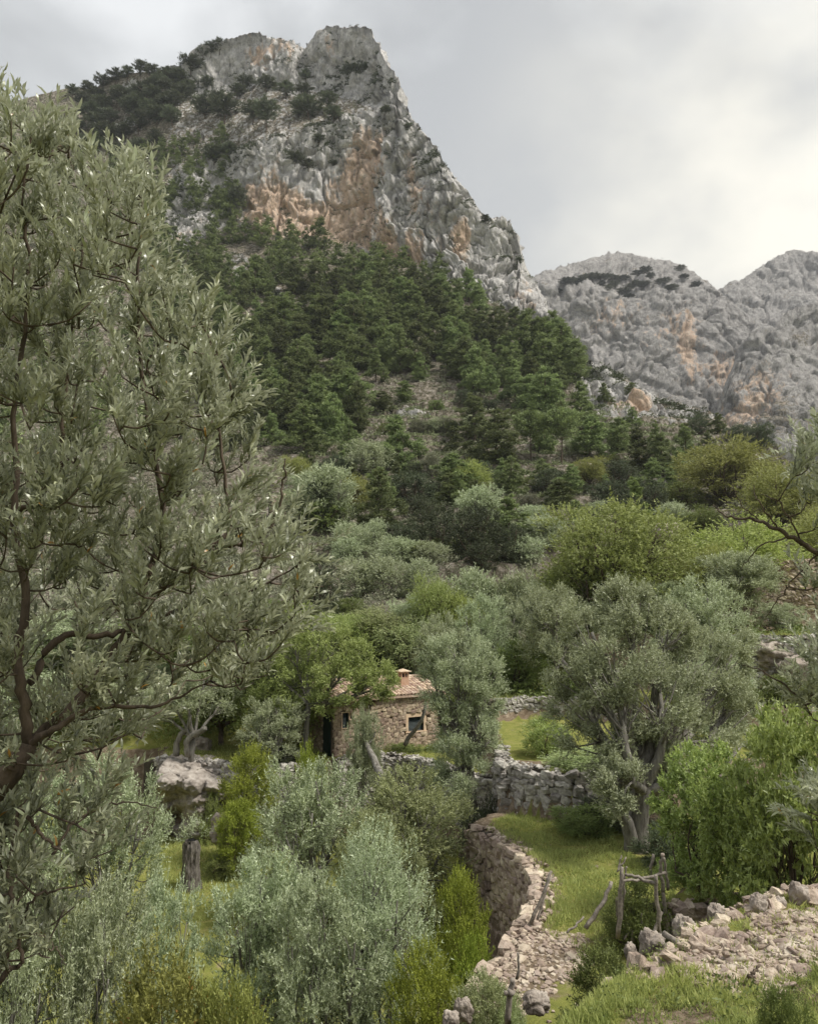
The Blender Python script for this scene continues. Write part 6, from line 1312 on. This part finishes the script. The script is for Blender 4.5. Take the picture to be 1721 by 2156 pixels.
# ------------------------------------------------------------------ near olives
def leaf_verts():
    return np.array([(0, 0, 0), (-.5, .32, .10), (.5, .32, .10), (-.42, .70, .06), (.42, .70, .06), (0, 1, -.12)])
LFQ = np.array([(1, 2, 4, 3)]); LFT = np.array([(0, 2, 1), (3, 4, 5)])
def near_olive(name, label, skel, polys, seed, shoots=(3, 6), leaf=.060, root=None, single=300):
    rng = np.random.default_rng(seed); org = P(*root); t = thing(name, label, 'tree', org)
    tb = MB(); pts = []; axis = np.mean([P(*q) for s_, _, _ in skel for q in s_], 0)
    for pl, r0, r1 in skel:
        c = curve([P(*q) for q in pl], 6*len(pl), .005, rng); tube(tb, c-org, np.linspace(r0, r1, len(c)), 9, .18, 4); pts += list(c)
    an = []
    for poly, n, d0, d1 in polys:
        q = sample(poly, n, rng); q[:, 1] += 72; dd = rng.uniform(d0, d1, n); an += [P(u, v, d) for (u, v), d in zip(q, dd)]
    an = np.array(an); net = np.array(pts); dist = np.array([np.min(np.linalg.norm(net-a, axis=1)) for a in an])
    order = np.argsort(dist); net = list(net); netr = [.008]*len(net); P_, D_, R_ = [], [], []; tl_ = MB()
    for i in order:
        a = an[i]; na = np.array(net[-4000:]) if len(net) > 4000 else np.array(net); ds = np.linalg.norm(na-a, axis=1)+np.maximum(0, na[:, 2]-a[2])*.8
        b = na[int(np.argmin(ds))]; L_ = np.linalg.norm(a-b)
        c = curve([b, b*.5+a*.5+rng.normal(0, .05*L_, 3)-np.array([0, 0, .10*L_]), a], 5); tube(tb, c-org, np.linspace(.0045, .0028, 5)*(1+L_), 4); net += list(c[1:])
        adir = unit((a-b)/max(L_, .05)*.35+unit((a-axis)*np.array([1, .6, .25]))*.4+np.array([0, 0, .95])+rng.normal(0, .28, 3))
        for k in range(rng.integers(*shoots)):
            s0 = c[rng.integers(2, 5)]; od = unit((s0-axis)*np.array([1, .6, .25]))
            sdv = unit(adir+rng.normal(0, .24, 3)); sl_ = rng.uniform(.12, .30)
            e = curve([s0, s0+sdv*sl_*.5+rng.normal(0, .012, 3), s0+unit(sdv+rng.normal(0, .2, 3))*sl_], 5); tube(tl_, e[::2]-org, np.linspace(.0028, .0012, 3), 3)
            nl = int(sl_/.0165); tt_ = np.linspace(.08, 1, nl); ang = rng.uniform(0, 6.28)
            pp = np.stack([np.interp(tt_, np.linspace(0, 1, 5), e[:, j]) for j in range(3)], -1)
            px = unit(np.cross(sdv, rng.normal(size=3))); py = np.cross(sdv, px); tone = rng.random()
            for sgn in (1, -1):
                aa = ang+np.arange(nl)*1.57; o_ = np.cos(aa)[:, None]*px+np.sin(aa)[:, None]*py
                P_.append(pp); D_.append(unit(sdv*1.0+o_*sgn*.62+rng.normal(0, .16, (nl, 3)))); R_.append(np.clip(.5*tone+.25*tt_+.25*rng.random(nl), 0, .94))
    p = np.concatenate(P_); d = np.concatenate(D_); r = np.concatenate(R_); n = len(p)
    r = np.where(rng.random(n) < .006, 1.0, r)
    ln = leaf*rng.uniform(.6, 1.2, n); wd = ln*rng.uniform(.17, .25, n)
    side = unit(np.cross(d, rng.normal(size=(n, 3))*.7+np.array([0, 0, 1.0]))); up_ = np.cross(side, d)
    lv = leaf_verts(); dep = p@FW; u_ = CU+F*p[:, 0]/dep; v_ = CV-F*(p@UP)/dep
    score = ln/dep*(abs(np.sum(up_*unit(p), 1))+.15)*((u_ > 0) & (u_ < 1721) & (v_ > 0) & (v_ < 2155)); big = np.argsort(-score)[:single]
    mask = np.ones(n, bool); mask[big] = False
    V = p[:, None, :]-org+lv[None, :, 0:1]*wd[:, None, None]*side[:, None, :]+lv[None, :, 1:2]*ln[:, None, None]*d[:, None, :]+lv[None, :, 2:3]*ln[:, None, None]*up_[:, None, :]
    k = np.where(mask)[0]; mb = MB(); idx = np.arange(len(k))[:, None, None]*6
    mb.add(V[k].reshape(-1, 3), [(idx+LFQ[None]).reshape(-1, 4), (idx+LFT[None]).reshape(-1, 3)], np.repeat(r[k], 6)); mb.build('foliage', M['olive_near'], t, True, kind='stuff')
    meshes = []
    for q in range(6):
        m1 = MB(); m1.add(lv*np.array([1, 1, 1]), [LFQ, LFT], .1+q*.16); meshes.append(m1.mesh('leaf', M['olive_near'], True))
    for j in big:
        m = np.eye(4); m[:3, 0] = side[j]*wd[j]; m[:3, 1] = d[j]*ln[j]; m[:3, 2] = up_[j]*ln[j]; m[:3, 3] = p[j]-org
        o = bpy.data.objects.new('leaf', meshes[min(5, int(r[j]*6))]); COL.objects.link(o); o.parent = t; o.matrix_basis = Matrix(m.tolist())
    tb.build('branches', M['bark_dark'], t, True); tl_.build('shoots', M['olive_near'], t, True, kind='stuff')
    return n
SK = [
    ([(-420, 2500, 3.9), (-330, 2100, 3.9), (-180, 1820, 3.8), (-60, 1700, 3.75), (15, 1635, 3.75), (62, 1565, 3.8)], 0.1360, 0.0330),
    ([(62, 1565, 3.8), (50, 1490, 3.8), (40, 1380, 3.85), (55, 1250, 3.9), (30, 1120, 3.95), (34, 1000, 4.0), (30, 840, 4.0), (60, 640, 4.0), (50, 420, 4.0), (70, 260, 4.0)], 0.0279, 0.0048),
    ([(62, 1565, 3.8), (115, 1535, 3.8), (200, 1490, 3.85), (330, 1485, 3.9), (430, 1440, 4.0)], 0.0198, 0.0036),
    ([(70, 1560, 3.9), (160, 1480, 4.0), (245, 1369, 4.1), (300, 1274, 4.15), (320, 1189, 4.2), (345, 1124, 4.2), (330, 980, 4.2), (300, 800, 4.2), (290, 600, 4.2), (300, 420, 4.2)], 0.0310, 0.0048),
    ([(300, 1274, 4.15), (380, 1214, 4.1), (450, 1164, 4.1), (520, 1140, 4.1), (565, 1114, 4.1), (595, 1030, 4.1), (600, 965, 4.1)], 0.0186, 0.0036),
    ([(380, 1214, 4.1), (430, 1160, 4.2), (480, 1114, 4.25), (470, 980, 4.3), (450, 820, 4.3), (440, 680, 4.3)], 0.0161, 0.0036),
    ([(60, 1440, 3.9), (125, 1344, 4.0), (220, 1335, 4.1), (300, 1318, 4.2), (420, 1264, 4.3), (540, 1240, 4.3), (640, 1180, 4.3)], 0.0198, 0.0036),
    ([(-180, 1820, 3.8), (-190, 1560, 3.85), (-130, 1300, 3.9), (0, 1114, 4.0), (75, 1054, 4.0), (130, 974, 4.05), (132, 899, 4.1), (150, 700, 4.1), (180, 480, 4.2)], 0.0279, 0.0042),
    ([(-180, 1820, 3.8), (-240, 1500, 4.1), (-200, 1200, 4.4), (-80, 900, 4.5), (-40, 600, 4.5), (0, 350, 4.5)], 0.0310, 0.0060),
    ([(-330, 2100, 3.9), (-220, 2120, 3.7), (-110, 2110, 3.6), (6, 2061, 3.6), (12, 2000, 3.6), (21, 1910, 3.6), (22, 1819, 3.65), (40, 1700, 3.7)], 0.0186, 0.0072),
    ([(15, 2040, 3.6), (46, 2025, 3.6), (42, 1970, 3.6), (73, 1888, 3.6), (115, 1876, 3.65), (180, 1860, 3.7)], 0.0112, 0.0030),
    ([(48, 1970, 3.6), (79, 1967, 3.6), (115, 1991, 3.6), (140, 2031, 3.6)], 0.0050, 0.0018),
    ([(110, 1800, 3.7), (160, 1730, 3.8), (250, 1690, 3.9), (330, 1700, 4.0)], 0.0074, 0.0024),
    ([(40, 1700, 3.7), (90, 1760, 3.7), (130, 1790, 3.7)], 0.0099, 0.0060)]
CR = [(-90, 120), (20, 150), (95, 165), (130, 205), (165, 240), (175, 310), (215, 350), (255, 300), (300, 285), (338, 345), (350, 430), (335, 490), (362, 555), (430, 575), (495, 605), (480, 660), (465, 710), (515, 775), (465, 840), (530, 890), (545, 950), (560, 1020), (590, 1070), (680, 1125), (695, 1165), (630, 1205), (595, 1275), (610, 1335), (520, 1375), (420, 1340), (350, 1410), (330, 1460), (240, 1510), (170, 1570), (-90, 1570)]
LOWP = [(-80, 1560), (170, 1560), (270, 1590), (280, 1680), (210, 1800), (130, 1880), (100, 2010), (-60, 2080)]
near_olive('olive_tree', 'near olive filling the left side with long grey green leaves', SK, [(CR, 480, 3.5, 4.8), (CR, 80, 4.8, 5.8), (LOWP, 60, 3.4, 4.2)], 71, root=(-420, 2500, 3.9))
SK2 = [([(2150, 2300, 5.4), (2100, 1950, 5.3), (2050, 1700, 5.2), (1950, 1350, 5.0), (1850, 1230, 4.9)], .085, .03), ([(1850, 1230, 4.9), (1780, 1185, 4.9), (1700, 1150, 4.9), (1640, 1118, 4.9), (1590, 1095, 5.0), (1530, 1088, 5.1), (1500, 1062, 5.2)], .022, .003),
       ([(1850, 1230, 4.9), (1810, 1090, 4.9), (1770, 950, 4.9), (1720, 870, 4.9)], .022, .004), ([(1950, 1350, 5.0), (1870, 1410, 4.9), (1800, 1420, 4.8), (1720, 1400, 4.8)], .022, .005), ([(2050, 1700, 5.2), (1940, 1700, 5.0), (1820, 1680, 4.8), (1730, 1670, 4.8)], .024, .005),
       ([(1640, 1118, 4.9), (1600, 1060, 4.9), (1585, 1020, 5.0)], .006, .002), ([(1690, 1145, 4.9), (1640, 1060, 4.9), (1600, 1040, 5.0)], .006, .002), ([(1660, 1130, 4.9), (1600, 1150, 4.9), (1560, 1200, 5.0)], .006, .002), ([(1720, 1165, 4.9), (1660, 1230, 4.9), (1610, 1300, 5.0)], .006, .002), ([(1600, 1098, 5), (1560, 1060, 5), (1540, 1020, 5)], .004, .002), ([(1700, 1480, 4.8), (1620, 1420, 4.9), (1560, 1400, 5)], .007, .002)]
near_olive('olive_tree', 'near olive sprays reaching in from the right edge', SK2, [([(1650, 850), (1721, 830), (1790, 830), (1790, 1010), (1700, 1010), (1650, 890)], 30, 4.6, 5.2), ([(1690, 1000), (1790, 1000), (1790, 1190), (1670, 1185), (1730, 1110)], 12, 4.6, 5.2), ([(1710, 1240), (1800, 1230), (1800, 1480), (1690, 1440), (1685, 1370), (1700, 1310)], 42, 4.5, 5.2), ([(1690, 1600), (1790, 1560), (1790, 1750), (1705, 1730)], 14, 4.5, 5.2)], 72, root=(2150, 2300, 5.4), single=150)

# ------------------------------------------------------------------ air
hm, n_, l_ = new_mat('valley_haze'); o_ = n_.new('ShaderNodeOutputMaterial'); pv = n_.new('ShaderNodeVolumePrincipled')
pv.inputs['Color'].default_value = (0.86, 0.9, 0.95, 1); pv.inputs['Density'].default_value = 0.00012; pv.inputs['Anisotropy'].default_value = 0.2
l_.new(pv.outputs[0], o_.inputs['Volume'])
mb = MB(); box(mb, (-720, -480, -190), (1500, 1500, 700)); mb.build('haze', hm, kind='stuff')
